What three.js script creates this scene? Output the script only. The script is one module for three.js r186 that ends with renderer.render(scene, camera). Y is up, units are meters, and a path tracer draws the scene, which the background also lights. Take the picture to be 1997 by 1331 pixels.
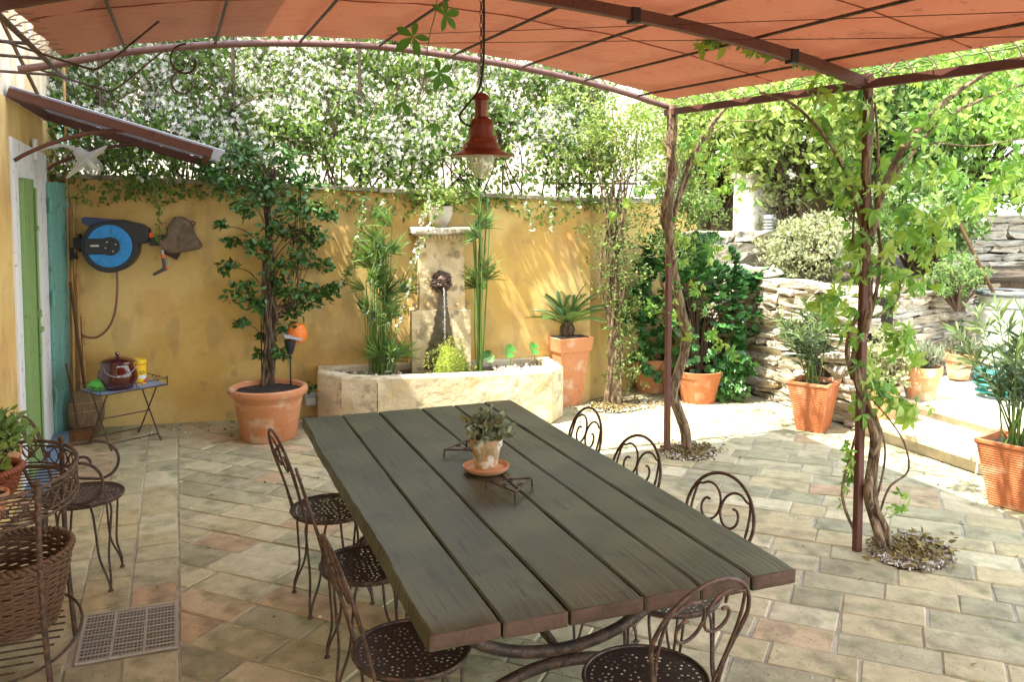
import * as THREE from 'three';
import { mergeGeometries, mergeVertices, toCreasedNormals } from 'three/addons/utils/BufferGeometryUtils.js';

// ---------- camera, sky, sun, exposure ----------
const scene = new THREE.Scene();
const FOC = 1700, PYC = 499, EYE = 1.9, PITCH = Math.atan(104 / 1700), YAW = 21 * Math.PI / 180;
const camera = new THREE.PerspectiveCamera(2 * Math.atan(665.5 / FOC) * 180 / Math.PI, 1997 / 1331, 0.05, 400);
camera.position.set(0, EYE, 0);
camera.rotation.set(-PITCH, -YAW, 0, 'YXZ');
camera.setViewOffset(1997, 1331, 0, 665.5 - PYC, 1997, 1331);
scene.add(camera);
const SUN = new THREE.Vector3(-0.5, 1, 0.085).normalize();
{ // clear blue sky, paler towards the horizon
  const w = 256, h = 128, d = new Float32Array(w * h * 4);
  for (let j = 0; j < h; j++) for (let i = 0; i < w; i++) {
    const el = ((j + 0.5) / h - 0.5) * Math.PI, az = ((i + 0.5) / w - 0.5) * 2 * Math.PI;
    const dir = new THREE.Vector3(Math.cos(el) * Math.cos(az), Math.sin(el), Math.cos(el) * Math.sin(az));
    const t = Math.pow(1 - Math.max(0, dir.y), 2.2), g = Math.pow(Math.max(0, dir.dot(SUN)), 8) * 0.35, k = (j * w + i) * 4;
    const f = dir.y < 0 ? 0.6 : 1;
    d[k] = (0.38 + 0.44 * t + g) * f; d[k + 1] = (0.44 + 0.40 * t + g) * f; d[k + 2] = (0.55 + 0.26 * t + g * 0.9) * f; d[k + 3] = 1;
  }
  const sky = new THREE.DataTexture(d, w, h, THREE.RGBAFormat, THREE.FloatType);
  sky.mapping = THREE.EquirectangularReflectionMapping; sky.magFilter = THREE.LinearFilter; sky.needsUpdate = true;
  scene.background = sky; scene.environment = sky;
  scene.backgroundIntensity = scene.environmentIntensity = 1.55;
}
const sun = new THREE.DirectionalLight(new THREE.Color(1, 0.93, 0.8), 4.2);
sun.position.copy(SUN).multiplyScalar(30).add(new THREE.Vector3(2, 0, -5));
sun.target.position.set(2, 0, -5);
sun.castShadow = true; sun.shadow.mapSize.set(4096, 4096);
Object.assign(sun.shadow.camera, { left: -14, right: 14, top: 14, bottom: -14, near: 1, far: 80 });
scene.add(sun, sun.target);
const renderer = new THREE.WebGLRenderer({ antialias: true });
renderer.toneMapping = THREE.LinearToneMapping;
renderer.toneMappingExposure = 3.95;
renderer.shadowMap.enabled = true;

// ---------- helpers ----------
function rngOf(a) { return () => { a |= 0; a = a + 0x6D2B79F5 | 0; let t = Math.imul(a ^ a >>> 15, 1 | a); t = t + Math.imul(t ^ t >>> 7, 61 | t) ^ t; return ((t ^ t >>> 14) >>> 0) / 4294967296; }; }
let R = rngOf(7);
const rr = (a, b) => a + (b - a) * R();
const gauss = () => (R() + R() + R() + R() - 2) / 1.0;
const V = (x, y, z) => new THREE.Vector3(x, y, z);
const PI = Math.PI;
// photo pixel -> ray -> point
const CY = Math.cos(YAW), SY = Math.sin(YAW);
function ray(u, v) {
  const x = (u - 998.5) / FOC, y0 = -(v - PYC) / FOC, c = Math.cos(PITCH), s = -Math.sin(PITCH);
  const y = y0 * c + s, D = -(y0 * s - c);
  return V(x * CY + D * SY, y, x * SY - D * CY);
}
const onPlane = (u, v, n, d) => { const r = ray(u, v), t = (d - n.y * EYE) / n.dot(r); return r.multiplyScalar(t).add(V(0, EYE, 0)); };
const G = (u, v, h = 0) => onPlane(u, v, V(0, 1, 0), h);
const Xp = (u, v, x) => onPlane(u, v, V(1, 0, 0), x);
const Zp = (u, v, z) => onPlane(u, v, V(0, 0, 1), z);
const Dp = (u, v, D) => onPlane(u, v, V(SY, 0, -CY), D);
const pxOf = p => { const X = p.x * CY + p.z * SY, D0 = p.x * SY - p.z * CY, y = p.y - EYE; const c = Math.cos(PITCH), s = Math.sin(PITCH); const yy = y * c + D0 * s, D = D0 * c - y * s; return [998.5 + X * FOC / D, PYC - yy * FOC / D, D]; };
// garden wall frame: s along it, o out of it towards the table
const WA = V(-0.602, 0, -8.053), WT = V(0.98783, 0, 0.15553), WN = V(-0.15553, 0, 0.98783), WTURN = -Math.atan2(0.15553, 0.98783);
const WP = (s, y, o) => WA.clone().addScaledVector(WT, s).addScaledVector(WN, o).setY(y);
const Wp = (u, v, o = 0) => onPlane(u, v, WN, WN.dot(WA) + o);
const WL = (u, v, o = 0) => { const p = Wp(u, v, o); return V(p.clone().sub(WA).dot(WT), p.y, o); };

const used = {};
function numbered(n) { const k = used[n] = (used[n] ?? -1) + 1; return k ? n + '_' + String(k).padStart(3, '0') : n; }
function thing(name, label, category, pos = [0, 0, 0], turn = 0, group) {
  const o = new THREE.Group(); o.name = numbered(name); scene.add(o);
  if (pos.isVector3) o.position.copy(pos); else o.position.set(...pos);
  o.rotation.y = turn; o.userData = { label, category }; if (group) o.userData.group = group;
  return o;
}
const tag = (o, label, category, group) => { o.userData = { ...o.userData, label, category }; if (group) o.userData.group = group; return o; };
function copyOf(root, pos, turn, label, group) {
  const r = root.clone(); r.name = numbered(root.name.replace(/_\d{3}$/, '')); scene.add(r);
  if (pos.isVector3) r.position.copy(pos); else r.position.set(...pos);
  r.rotation.set(0, turn, 0); r.userData = { ...root.userData }; if (label) r.userData.label = label; if (group) r.userData.group = group;
  return r;
}
function norm(g) {
  const n = g.index ? g.toNonIndexed() : g;
  for (const k of Object.keys(n.attributes)) if (!['position', 'normal', 'uv'].includes(k)) n.deleteAttribute(k);
  if (!n.attributes.normal) n.computeVertexNormals();
  if (!n.attributes.uv) n.setAttribute('uv', new THREE.BufferAttribute(new Float32Array(n.attributes.position.count * 2), 2));
  n.morphAttributes = {}; n.groups = [];
  return n;
}
function metreUV(g, size, ox = 0, oy = 0, axis) {
  const p = g.attributes.position, uv = g.attributes.uv, a = V(), b = V(), c = V(), n = V();
  for (let i = 0; i < p.count; i += 3) {
    a.fromBufferAttribute(p, i); b.fromBufferAttribute(p, i + 1); c.fromBufferAttribute(p, i + 2);
    n.copy(b).sub(a).cross(c.clone().sub(a));
    const x = Math.abs(n.x), y = Math.abs(n.y), z = Math.abs(n.z);
    [a, b, c].forEach((q, k) => {
      let s, t;
      if (y >= x && y >= z) { s = q.x; t = q.z; } else if (x >= z) { s = q.z; t = q.y; } else { s = q.x; t = q.y; }
      uv.setXY(i + k, s / size + ox, t / size + oy);
    });
  }
  return g;
}
function geoOf(geos, mat, shift = true) {
  const list = (Array.isArray(geos) ? geos : [geos]).map(norm);
  const g = list.length > 1 ? mergeGeometries(list) : list[0];
  if (mat.userData.tri) metreUV(g, mat.userData.tri, shift ? R() : 0, shift ? R() : 0);
  return g;
}
function mesh(name, geos, mat, parent, label) {
  const m = new THREE.Mesh(geoOf(geos, mat), mat); m.name = name; m.castShadow = m.receiveShadow = true;
  if (parent === scene) m.name = numbered(name);
  if (label) m.userData.label = label;
  parent.add(m); return m;
}
const struct = (name, geos, mat) => { const m = mesh(name, geos, mat, scene); m.userData.kind = 'structure'; return m; };
// geometry
const place = (g, x = 0, y = 0, z = 0, rx = 0, ry = 0, rz = 0) => { if (rx || ry || rz) g.applyMatrix4(new THREE.Matrix4().makeRotationFromEuler(new THREE.Euler(rx, ry, rz))); return g.translate(x, y, z); };
function slab(poly, y0, y1, bevel = 0.004) { // convex polygon of [x, z]; bevelled top
  const n = poly.length, pos = []; let cx = 0, cz = 0; poly.forEach(p => { cx += p[0] / n; cz += p[1] / n; });
  let area = 0; for (let i = 0; i < n; i++) { const a = poly[i], b = poly[(i + 1) % n]; area += a[0] * b[1] - b[0] * a[1]; }
  if (area > 0) poly = poly.slice().reverse();
  const inn = poly.map(([x, z]) => { const dx = cx - x, dz = cz - z, l = Math.hypot(dx, dz) || 1, k = Math.min(bevel * 1.4, l * 0.4); return [x + dx / l * k, z + dz / l * k]; });
  const tri = (a, b, c) => pos.push(...a, ...b, ...c);
  for (let i = 1; i < n - 1; i++) tri([inn[0][0], y1, inn[0][1]], [inn[i][0], y1, inn[i][1]], [inn[i + 1][0], y1, inn[i + 1][1]]);
  for (let i = 0; i < n; i++) {
    const j = (i + 1) % n, A = [poly[i][0], y1 - bevel, poly[i][1]], B = [poly[j][0], y1 - bevel, poly[j][1]], a = [inn[i][0], y1, inn[i][1]], b = [inn[j][0], y1, inn[j][1]];
    tri(a, A, B); tri(a, B, b);
    const A0 = [poly[i][0], y0, poly[i][1]], B0 = [poly[j][0], y0, poly[j][1]];
    tri(A, A0, B0); tri(A, B0, B);
  }
  const g = new THREE.BufferGeometry(); g.setAttribute('position', new THREE.BufferAttribute(new Float32Array(pos), 3)); g.computeVertexNormals();
  return g;
}
function box(w, h, d, x = 0, y = 0, z = 0, rx = 0, ry = 0, rz = 0, bev) { // bevelled box; y is its centre
  const b = bev ?? Math.min(0.006, w * 0.15, h * 0.15, d * 0.15);
  if (b < 1e-4) return place(new THREE.BoxGeometry(w, h, d), x, y, z, rx, ry, rz);
  const s = new THREE.Shape(); s.moveTo(-w / 2 + b, -h / 2 + b); s.lineTo(w / 2 - b, -h / 2 + b); s.lineTo(w / 2 - b, h / 2 - b); s.lineTo(-w / 2 + b, h / 2 - b);
  const g = new THREE.ExtrudeGeometry(s, { depth: Math.max(1e-4, d - 2 * b), bevelThickness: b, bevelSize: b, bevelSegments: 1 });
  g.translate(0, 0, -(d - 2 * b) / 2); return place(g, x, y, z, rx, ry, rz);
}
const toV = p => p.isVector3 ? p : V(...p);
function tube(pts, r, seg, rad = 7, closed = false, tens = 0.5) {
  const c = new THREE.CatmullRomCurve3(pts.map(toV), closed, 'centripetal', tens);
  const g = new THREE.TubeGeometry(c, seg ?? pts.length * 6, typeof r === 'number' ? r : r[0], rad, closed);
  if (typeof r !== 'number') { // taper
    const p = g.attributes.position, n = seg ?? pts.length * 6, ctr = V();
    for (let i = 0; i <= n; i++) { c.getPointAt(i / n, ctr); const t = i / n, k = (r.length === 2 ? r[0] + (r[1] - r[0]) * t : r[0] + (r[1] - r[0]) * Math.min(1, 2 * t) + (r[2] - r[1]) * Math.max(0, 2 * t - 1)) / r[0];
      for (let j = 0; j <= rad; j++) { const q = i * (rad + 1) + j; p.setXYZ(q, ctr.x + (p.getX(q) - ctr.x) * k, ctr.y + (p.getY(q) - ctr.y) * k, ctr.z + (p.getZ(q) - ctr.z) * k); } }
  }
  return g;
}
function rod(a, b, r, rad = 7) { // straight bar with capped ends
  a = toV(a); b = toV(b); const d = b.clone().sub(a), l = d.length();
  const g = new THREE.CylinderGeometry(Array.isArray(r) ? r[1] : r, Array.isArray(r) ? r[0] : r, l, rad); g.translate(0, l / 2, 0);
  g.applyQuaternion(new THREE.Quaternion().setFromUnitVectors(V(0, 1, 0), d.normalize())); return g.translate(a.x, a.y, a.z);
}
const lathe = (pts, seg = 40) => toCreasedNormals(new THREE.LatheGeometry(pts.map(p => new THREE.Vector2(Math.max(p[0], 1e-4), p[1])), seg), 0.7);
const ball = (r, x, y, z, ws = 12, hs = 8) => new THREE.SphereGeometry(r, ws, hs).translate(x, y, z);
function lumps(g, amp, freq, seed = 1, keep) { // noise on a closed shape
  g = mergeVertices((g.deleteAttribute('normal'), g.deleteAttribute('uv'), g), 1e-4); const p = g.attributes.position;
  for (let i = 0; i < p.count; i++) {
    const x = p.getX(i), y = p.getY(i), z = p.getZ(i);
    const a = n3(x * freq + seed, y * freq, z * freq), b = n3(x * freq, y * freq + seed * 3.1, z * freq), c = n3(x * freq, y * freq, z * freq + seed * 1.7);
    p.setXYZ(i, x + (a - 0.5) * amp * 2, y + (keep === 'y' ? 0 : (b - 0.5) * amp * 2), z + (c - 0.5) * amp * 2);
  }
  g.computeVertexNormals(); return g;
}
// noise
const HASH = new Float32Array(4096); { const q = rngOf(99); for (let i = 0; i < 4096; i++) HASH[i] = q(); }
const hs = (x, y, z) => HASH[(Math.imul(x, 73856093) ^ Math.imul(y, 19349663) ^ Math.imul(z, 83492791)) >>> 7 & 4095];
const sm = t => t * t * (3 - 2 * t);
function n3(x, y, z) {
  const xi = Math.floor(x), yi = Math.floor(y), zi = Math.floor(z), u = sm(x - xi), v = sm(y - yi), w = sm(z - zi); let s = 0;
  for (let k = 0; k < 8; k++) { const a = k & 1, b = k >> 1 & 1, c = k >> 2; s += hs(xi + a, yi + b, zi + c) * (a ? u : 1 - u) * (b ? v : 1 - v) * (c ? w : 1 - w); }
  return s;
}
function pn(u, v, f, z) { // tileable value noise, f cells a side
  const x = u * f, y = v * f, xi = Math.floor(x), yi = Math.floor(y), a = sm(x - xi), b = sm(y - yi), m = k => ((k % f) + f) % f;
  const x0 = m(xi), x1 = m(xi + 1), y0 = m(yi), y1 = m(yi + 1);
  return (hs(x0, y0, z) * (1 - a) + hs(x1, y0, z) * a) * (1 - b) + (hs(x0, y1, z) * (1 - a) + hs(x1, y1, z) * a) * b;
}
function fbm(u, v, f, oct, z) { let s = 0, a = 0.5, t = 0; for (let k = 0; k < oct; k++) { s += a * pn(u, v, f, z + k * 7); t += a; a *= 0.5; f *= 2; } return s / t; }
const ss = (a, b, t) => { t = Math.min(1, Math.max(0, (t - a) / (b - a))); return t * t * (3 - 2 * t); };
const mixc = (a, b, t) => [a[0] + (b[0] - a[0]) * t, a[1] + (b[1] - a[1]) * t, a[2] + (b[2] - a[2]) * t];
function tex(size, fn, colour = true) {
  const d = new Uint8Array(size * size * 4);
  for (let j = 0; j < size; j++) for (let i = 0; i < size; i++) {
    let c = fn(i / size, j / size); if (typeof c === 'number') c = [c, c, c];
    const k = (j * size + i) * 4;
    for (let q = 0; q < 3; q++) { const x = Math.min(1, Math.max(0, c[q])); d[k + q] = 255 * (colour ? (x < 0.0031308 ? 12.92 * x : 1.055 * Math.pow(x, 1 / 2.4) - 0.055) : x); }
    d[k + 3] = 255;
  }
  const t = new THREE.DataTexture(d, size, size); t.wrapS = t.wrapT = THREE.RepeatWrapping; t.magFilter = THREE.LinearFilter; t.minFilter = THREE.LinearMipmapLinearFilter; t.generateMipmaps = true;
  if (colour) t.colorSpace = THREE.SRGBColorSpace; t.needsUpdate = true; return t;
}
const lin = (r, g, b) => new THREE.Color().setRGB(r, g, b);
function mat(o, tri) { const { color, ...rest } = o; const m = (rest.transmission !== undefined || rest.clearcoat !== undefined || rest.sheen !== undefined) ? new THREE.MeshPhysicalMaterial(rest) : new THREE.MeshStandardMaterial(rest); if (color) m.color.copy(Array.isArray(color) ? lin(...color) : color); m.side = THREE.DoubleSide; if (tri) m.userData.tri = tri; return m; }

// ---------- textures and materials ----------
const T = {};
T.grain = tex(512, (u, v) => fbm(u, v, 16, 5, 3), false);
T.coarse = tex(256, (u, v) => fbm(u, v, 6, 5, 31), false);
T.plaster = tex(1024, (u, v) => { // lime-washed ochre, mottled
  let c = mixc([0.59, 0.385, 0.105], [0.70, 0.50, 0.19], ss(0.3, 0.7, fbm(u, v, 5, 5, 11)));
  c = mixc(c, [0.46, 0.28, 0.095], ss(0.55, 0.8, fbm(u, v, 7, 5, 40)) * 0.6);
  c = mixc(c, [0.60, 0.31, 0.10], ss(0.64, 0.78, fbm(u, v, 6, 4, 60)) * 0.4);
  c = mixc(c, [0.30, 0.22, 0.11], ss(0.68, 0.86, fbm(u, v, 20, 5, 77)) * 0.4); c = mixc(c, [0.36, 0.26, 0.12], ss(0.56, 0.74, fbm(u, v * 0.35, 16, 4, 88)) * 0.35);
  const k = 0.94 + 0.12 * fbm(u, v, 64, 3, 5); return c.map(x => x * k);
});
T.faded = tex(512, (u, v) => { // rain-bleached upper wall with runs
  const run = fbm(u, v * 0.12, 14, 3, 21) * 0.6 + fbm(u, v, 8, 4, 22) * 0.4;
  let c = mixc([0.60, 0.42, 0.20], [0.74, 0.66, 0.52], ss(0.32, 0.62, run)); c = mixc(c, [0.36, 0.33, 0.28], ss(0.62, 0.8, fbm(u, v, 10, 4, 27)) * 0.5); return c;
});
T.limestone = tex(512, (u, v) => {
  let c = mixc([0.46, 0.40, 0.28], [0.60, 0.54, 0.41], ss(0.3, 0.7, fbm(u, v, 6, 5, 101)));
  c = mixc(c, [0.17, 0.15, 0.10], ss(0.6, 0.78, fbm(u, v, 9, 5, 120)) * 0.75);
  c = mixc(c, [0.50, 0.37, 0.17], ss(0.58, 0.72, fbm(u, v, 5, 4, 130)) * 0.5);
  return c.map(x => x * (0.9 + 0.2 * fbm(u, v, 80, 2, 9)));
});
T.tile = tex(512, (u, v) => { // worn terracotta and stone, pitted; multiplies each tile's tone
  let k = 0.62 + 0.55 * fbm(u, v, 7, 5, 201); k *= 1 - 0.3 * ss(0.5, 0.8, fbm(u, v, 5, 6, 210)); k *= 1 - 0.3 * ss(0.79, 0.84, fbm(u, v, 52, 2, 220));
  const w = ss(0.6, 0.75, fbm(u, v, 5, 4, 230)); return mixc([k, k * 0.99, k * 0.96], [k * 0.82, k * 0.88, k * 0.76], w);
});
T.tileb = tex(512, (u, v) => { let k = fbm(u, v, 10, 5, 201); k -= 0.25 * ss(0.76, 0.84, fbm(u, v, 52, 2, 220)); return k; }, false);
T.terra = tex(512, (u, v) => {
  let c = mixc([0.50, 0.20, 0.085], [0.60, 0.275, 0.13], fbm(u, v, 6, 4, 301)); c = mixc(c, [0.66, 0.50, 0.36], ss(0.52, 0.68, fbm(u, v, 5, 6, 310)) * 0.6); return mixc(c, [0.25, 0.12, 0.06], ss(0.66, 0.8, fbm(u, v, 12, 4, 330)) * 0.35);
});
T.oldpot = tex(512, (u, v) => { let c = mixc([0.50, 0.27, 0.12], [0.42, 0.31, 0.17], fbm(u, v, 4, 4, 401)); c = mixc(c, [0.66, 0.62, 0.50], ss(0.5, 0.56, fbm(u, v, 7, 5, 410)) * 0.85); return mixc(c, [0.2, 0.17, 0.07], ss(0.6, 0.7, fbm(u, v, 9, 4, 420)) * 0.6); });
T.wood = tex(1024, (u, v) => { // dark-stained oak, grain along v
  const g = fbm(u, v * 0.06, 90, 3, 501) * 0.6 + fbm(u, v * 0.12, 34, 4, 510) * 0.4; const w = fbm(u, v, 5, 4, 520);
  let c = mixc([0.050, 0.047, 0.030], [0.088, 0.084, 0.054], ss(0.3, 0.7, w)); c = mixc(c, [0.016, 0.014, 0.010], ss(0.6, 0.76, g) * 0.75); c = mixc(c, [0.085, 0.058, 0.036], ss(0.62, 0.8, fbm(u, v, 8, 4, 545)) * 0.6); c = mixc(c, [0.010, 0.009, 0.007], ss(0.80, 0.86, pn(u, v * 0.06, 190, 560) * 0.62 + 0.38 * pn(u, v, 5, 561)) * 0.8); return c;
});
T.woodb = tex(1024, (u, v) => 1 - (fbm(u, v * 0.06, 90, 3, 501) * 0.6 + fbm(u, v * 0.12, 34, 4, 510) * 0.4), false);
T.bark = tex(512, (u, v) => mixc([0.10, 0.062, 0.035], [0.30, 0.215, 0.13], ss(0.3, 0.72, fbm(u, v * 0.25, 24, 5, 601))));
T.barkb = tex(512, (u, v) => fbm(u, v * 0.25, 24, 5, 601), false);
T.rust = tex(512, (u, v) => { let c = mixc([0.040, 0.029, 0.023], [0.10, 0.062, 0.041], ss(0.35, 0.7, fbm(u, v, 12, 5, 701))); return mixc(c, [0.17, 0.09, 0.05], ss(0.62, 0.75, fbm(u, v, 20, 4, 710)) * 0.7); });
T.stone = tex(512, (u, v) => { let c = mixc([0.42, 0.37, 0.29], [0.66, 0.61, 0.51], ss(0.25, 0.7, fbm(u, v, 5, 5, 801))); c = mixc(c, [0.15, 0.14, 0.11], ss(0.6, 0.74, fbm(u, v, 9, 5, 810)) * 0.7); return mixc(c, [0.45, 0.32, 0.16], ss(0.6, 0.7, fbm(u, v, 6, 4, 820)) * 0.5); });
T.canvas = tex(512, (u, v) => { const w = 0.5 + 0.25 * Math.sin(u * 2 * PI * 128) + 0.25 * Math.sin(v * 2 * PI * 128), b = fbm(u, v, 4, 5, 901); const k = 0.88 + 0.16 * b + 0.07 * w; const c = mixc([k, k, k], [k * 0.72, k * 0.62, k * 0.55], ss(0.55, 0.75, fbm(u, v, 5, 6, 915)) * 0.55); return mixc(c, [0.3, 0.22, 0.16], ss(0.74, 0.8, fbm(u, v, 30, 3, 930)) * 0.5); });
T.wicker = tex(256, (u, v) => mixc([0.07, 0.035, 0.018], [0.22, 0.12, 0.06], fbm(u, v, 16, 4, 950)));
T.straw = tex(256, (u, v) => mixc([0.10, 0.06, 0.03], [0.28, 0.19, 0.10], fbm(u, v * 0.1, 60, 3, 960)));
T.paint = tex(512, (u, v) => { const k = 0.86 + 0.2 * fbm(u, v * 0.2, 18, 4, 970); return mixc([k, k, k], [0.55, 0.5, 0.42], ss(0.7, 0.78, fbm(u, v, 26, 4, 975)) * 0.8); });

const M = {};
M.plaster = mat({ map: T.plaster, roughness: 0.93, bumpMap: T.grain, bumpScale: 0.006 }, 2.4);
M.faded = mat({ map: T.faded, roughness: 0.95, bumpMap: T.grain, bumpScale: 0.004 }, 1.7);
M.white = mat({ color: [0.74, 0.76, 0.76], map: T.paint, roughness: 0.7, bumpMap: T.grain, bumpScale: 0.002 }, 1.1);
M.limestone = mat({ color: [1.12, 1.04, 0.86], map: T.limestone, roughness: 0.92, bumpMap: T.grain, bumpScale: 0.01 }, 0.9);
M.paleLime = mat({ color: [1.15, 1.12, 1.04], map: T.limestone, roughness: 0.9, bumpMap: T.grain, bumpScale: 0.014 }, 1.25);
M.coping = mat({ color: [0.62, 0.62, 0.6], map: T.limestone, roughness: 0.95, bumpMap: T.grain, bumpScale: 0.008 }, 0.8);
M.mortar = mat({ color: [0.45, 0.41, 0.33], map: T.tile, roughness: 1, bumpMap: T.grain, bumpScale: 0.004 }, 0.7);
M.terra = mat({ map: T.terra, roughness: 0.85, bumpMap: T.grain, bumpScale: 0.002 }, 0.7);
M.terraPale = mat({ color: [1.15, 1.3, 1.4], map: T.terra, roughness: 0.88, bumpMap: T.grain, bumpScale: 0.002 }, 0.6);
M.terraRed = mat({ color: [0.92, 0.72, 0.6], map: T.terra, roughness: 0.8, bumpMap: T.grain, bumpScale: 0.001 }, 0.6);
M.oldpot = mat({ map: T.oldpot, roughness: 0.92, bumpMap: T.grain, bumpScale: 0.003 }, 0.35);
M.wood = mat({ color: [0.9, 1.12, 0.86], map: T.wood, roughness: 0.42, bumpMap: T.woodb, bumpScale: 0.004 }, 1);
M.endgrain = mat({ color: [0.115, 0.066, 0.043], map: T.tile, roughness: 0.8, bumpMap: T.grain, bumpScale: 0.004 }, 0.4);
M.bark = mat({ map: T.bark, roughness: 0.95, bumpMap: T.barkb, bumpScale: 0.02 }, 0.35);
M.barkDark = mat({ color: [0.5, 0.5, 0.5], map: T.bark, roughness: 0.95, bumpMap: T.barkb, bumpScale: 0.01 }, 0.3);
M.iron = mat({ map: T.rust, roughness: 0.55, metalness: 0.25, bumpMap: T.grain, bumpScale: 0.001 }, 0.2);
M.ironPale = mat({ color: [1.25, 1.15, 1.1], map: T.rust, roughness: 0.6, metalness: 0.2, bumpMap: T.grain, bumpScale: 0.001 }, 0.25);
M.black = mat({ color: [0.012, 0.012, 0.013], roughness: 0.5 });
M.rustPaint = mat({ color: [0.12, 0.045, 0.032], map: T.paint, roughness: 0.6, metalness: 0.1, bumpMap: T.grain, bumpScale: 0.001 }, 0.5);
M.pipe = mat({ color: [0.17, 0.085, 0.07], map: T.paint, roughness: 0.5 }, 0.5);
M.stone = mat({ map: T.stone, roughness: 0.95, bumpMap: T.grain, bumpScale: 0.015 }, 0.7);
M.stone2 = mat({ color: [0.82, 0.80, 0.76], map: T.stone, roughness: 0.95, bumpMap: T.grain, bumpScale: 0.015 }, 0.55);
M.stone3 = mat({ color: [1.12, 1.08, 1.0], map: T.stone, roughness: 0.95, bumpMap: T.grain, bumpScale: 0.015 }, 0.8);
M.earth = mat({ color: [0.10, 0.075, 0.05], map: T.tile, roughness: 1, bumpMap: T.grain, bumpScale: 0.02 }, 0.6);
M.soil = mat({ color: [0.035, 0.024, 0.017], map: T.tile, roughness: 1, bumpMap: T.grain, bumpScale: 0.02 }, 0.2);
M.canvas = mat({ color: [0.31, 0.088, 0.040], map: T.canvas, roughness: 0.93, transmission: 0.24, thickness: 0, bumpMap: T.grain, bumpScale: 0.003 }, 1.1);
M.copper = mat({ color: [0.17, 0.052, 0.030], map: T.paint, roughness: 0.3, metalness: 0.5 }, 0.35);
M.glass = mat({ color: [0.86, 0.87, 0.74], roughness: 0.16, transmission: 0.72, thickness: 0 });
M.frost = mat({ color: [0.92, 0.93, 0.92], roughness: 0.3, transmission: 0.85, thickness: 0 });
M.whiteMetal = mat({ color: [0.75, 0.75, 0.72], roughness: 0.4 });
M.teal = mat({ color: [0.15, 0.36, 0.31], map: T.paint, roughness: 0.62, bumpMap: T.barkb, bumpScale: 0.002 }, 0.9);
M.green = mat({ color: [0.20, 0.33, 0.11], map: T.paint, roughness: 0.62, bumpMap: T.barkb, bumpScale: 0.002 }, 0.9);
M.brown = mat({ color: [0.105, 0.034, 0.02], map: T.paint, roughness: 0.55 }, 0.8);
M.corrug = mat({ color: [0.60, 0.60, 0.66], roughness: 0.5, transmission: 0.3, thickness: 0 });
M.wicker = mat({ map: T.wicker, roughness: 0.7 }, 0.15);
M.wickerRed = mat({ color: [1.7, 0.85, 0.6], map: T.wicker, roughness: 0.55 }, 0.15);
M.straw = mat({ map: T.straw, roughness: 0.95, bumpMap: T.barkb, bumpScale: 0.01 }, 0.3);
M.blue = mat({ color: [0.03, 0.26, 0.62], roughness: 0.38 });
M.charcoal = mat({ color: [0.02, 0.023, 0.03], roughness: 0.45 });
M.orange = mat({ color: [0.85, 0.14, 0.035], roughness: 0.4 });
M.hose = mat({ color: [0.22, 0.085, 0.06], roughness: 0.4 });
M.grey = mat({ color: [0.38, 0.40, 0.42], roughness: 0.45, metalness: 0.2 });
M.darkGrey = mat({ color: [0.07, 0.075, 0.08], roughness: 0.5 });
M.blueTop = mat({ color: [0.28, 0.38, 0.58], map: T.paint, roughness: 0.5 }, 0.6);
M.enamel = mat({ color: [0.065, 0.006, 0.006], roughness: 0.12, clearcoat: 1, clearcoatRoughness: 0.05 });
M.leather = mat({ color: [0.20, 0.145, 0.10], map: T.tile, roughness: 0.75, bumpMap: T.grain, bumpScale: 0.01 }, 0.25);
M.cloth = mat({ color: [0.10, 0.42, 0.06], map: T.canvas, roughness: 0.85 }, 0.2);
M.bag = mat({ color: [0.62, 0.64, 0.52], map: T.canvas, roughness: 0.8 }, 0.4);
M.bamboo = mat({ color: [2.2, 1.9, 1.2], map: T.straw, roughness: 0.6 }, 0.2);
M.pole = mat({ color: [0.45, 0.33, 0.2], map: T.straw, roughness: 0.8 }, 0.4);
M.water = mat({ color: [0.6, 0.7, 0.65], roughness: 0.03, transmission: 1, thickness: 0.3, ior: 1.33, attenuationColor: lin(0.12, 0.16, 0.09), attenuationDistance: 0.12 });
M.stream = mat({ color: [0.95, 0.97, 1], roughness: 0.06, transmission: 0.85, thickness: 0.02, ior: 1.33 });
M.moss = mat({ color: [0.30, 0.40, 0.04], map: T.tile, roughness: 1, bumpMap: T.grain, bumpScale: 0.03 }, 0.12);
M.bronze = mat({ color: [0.11, 0.068, 0.052], map: T.tile, roughness: 0.42, metalness: 0.5, bumpMap: T.grain, bumpScale: 0.003 }, 0.1);
M.pebble = mat({ color: [1, 1, 1], roughness: 0.9 });
M.leaf = mat({ color: [1, 1, 1], roughness: 0.86, transmission: 0.42, thickness: 0 });
M.leafDull = mat({ color: [1, 1, 1], roughness: 0.75 });
M.leafGloss = mat({ color: [1, 1, 1], roughness: 0.38 });
M.petal = mat({ color: [0.88, 0.87, 0.80], roughness: 0.9, transmission: 0.35, thickness: 0 });
M.stemGreen = mat({ color: [0.11, 0.19, 0.035], roughness: 0.7 });
M.twig = mat({ color: [0.09, 0.055, 0.032], roughness: 0.9 });
M.neighbour = mat({ color: [0.78, 0.70, 0.60], map: T.paint, roughness: 0.95, bumpMap: T.grain, bumpScale: 0.006 }, 2.2);
M.concrete = mat({ color: [0.66, 0.62, 0.54], map: T.tile, roughness: 0.95, bumpMap: T.grain, bumpScale: 0.006 }, 0.8);
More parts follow.
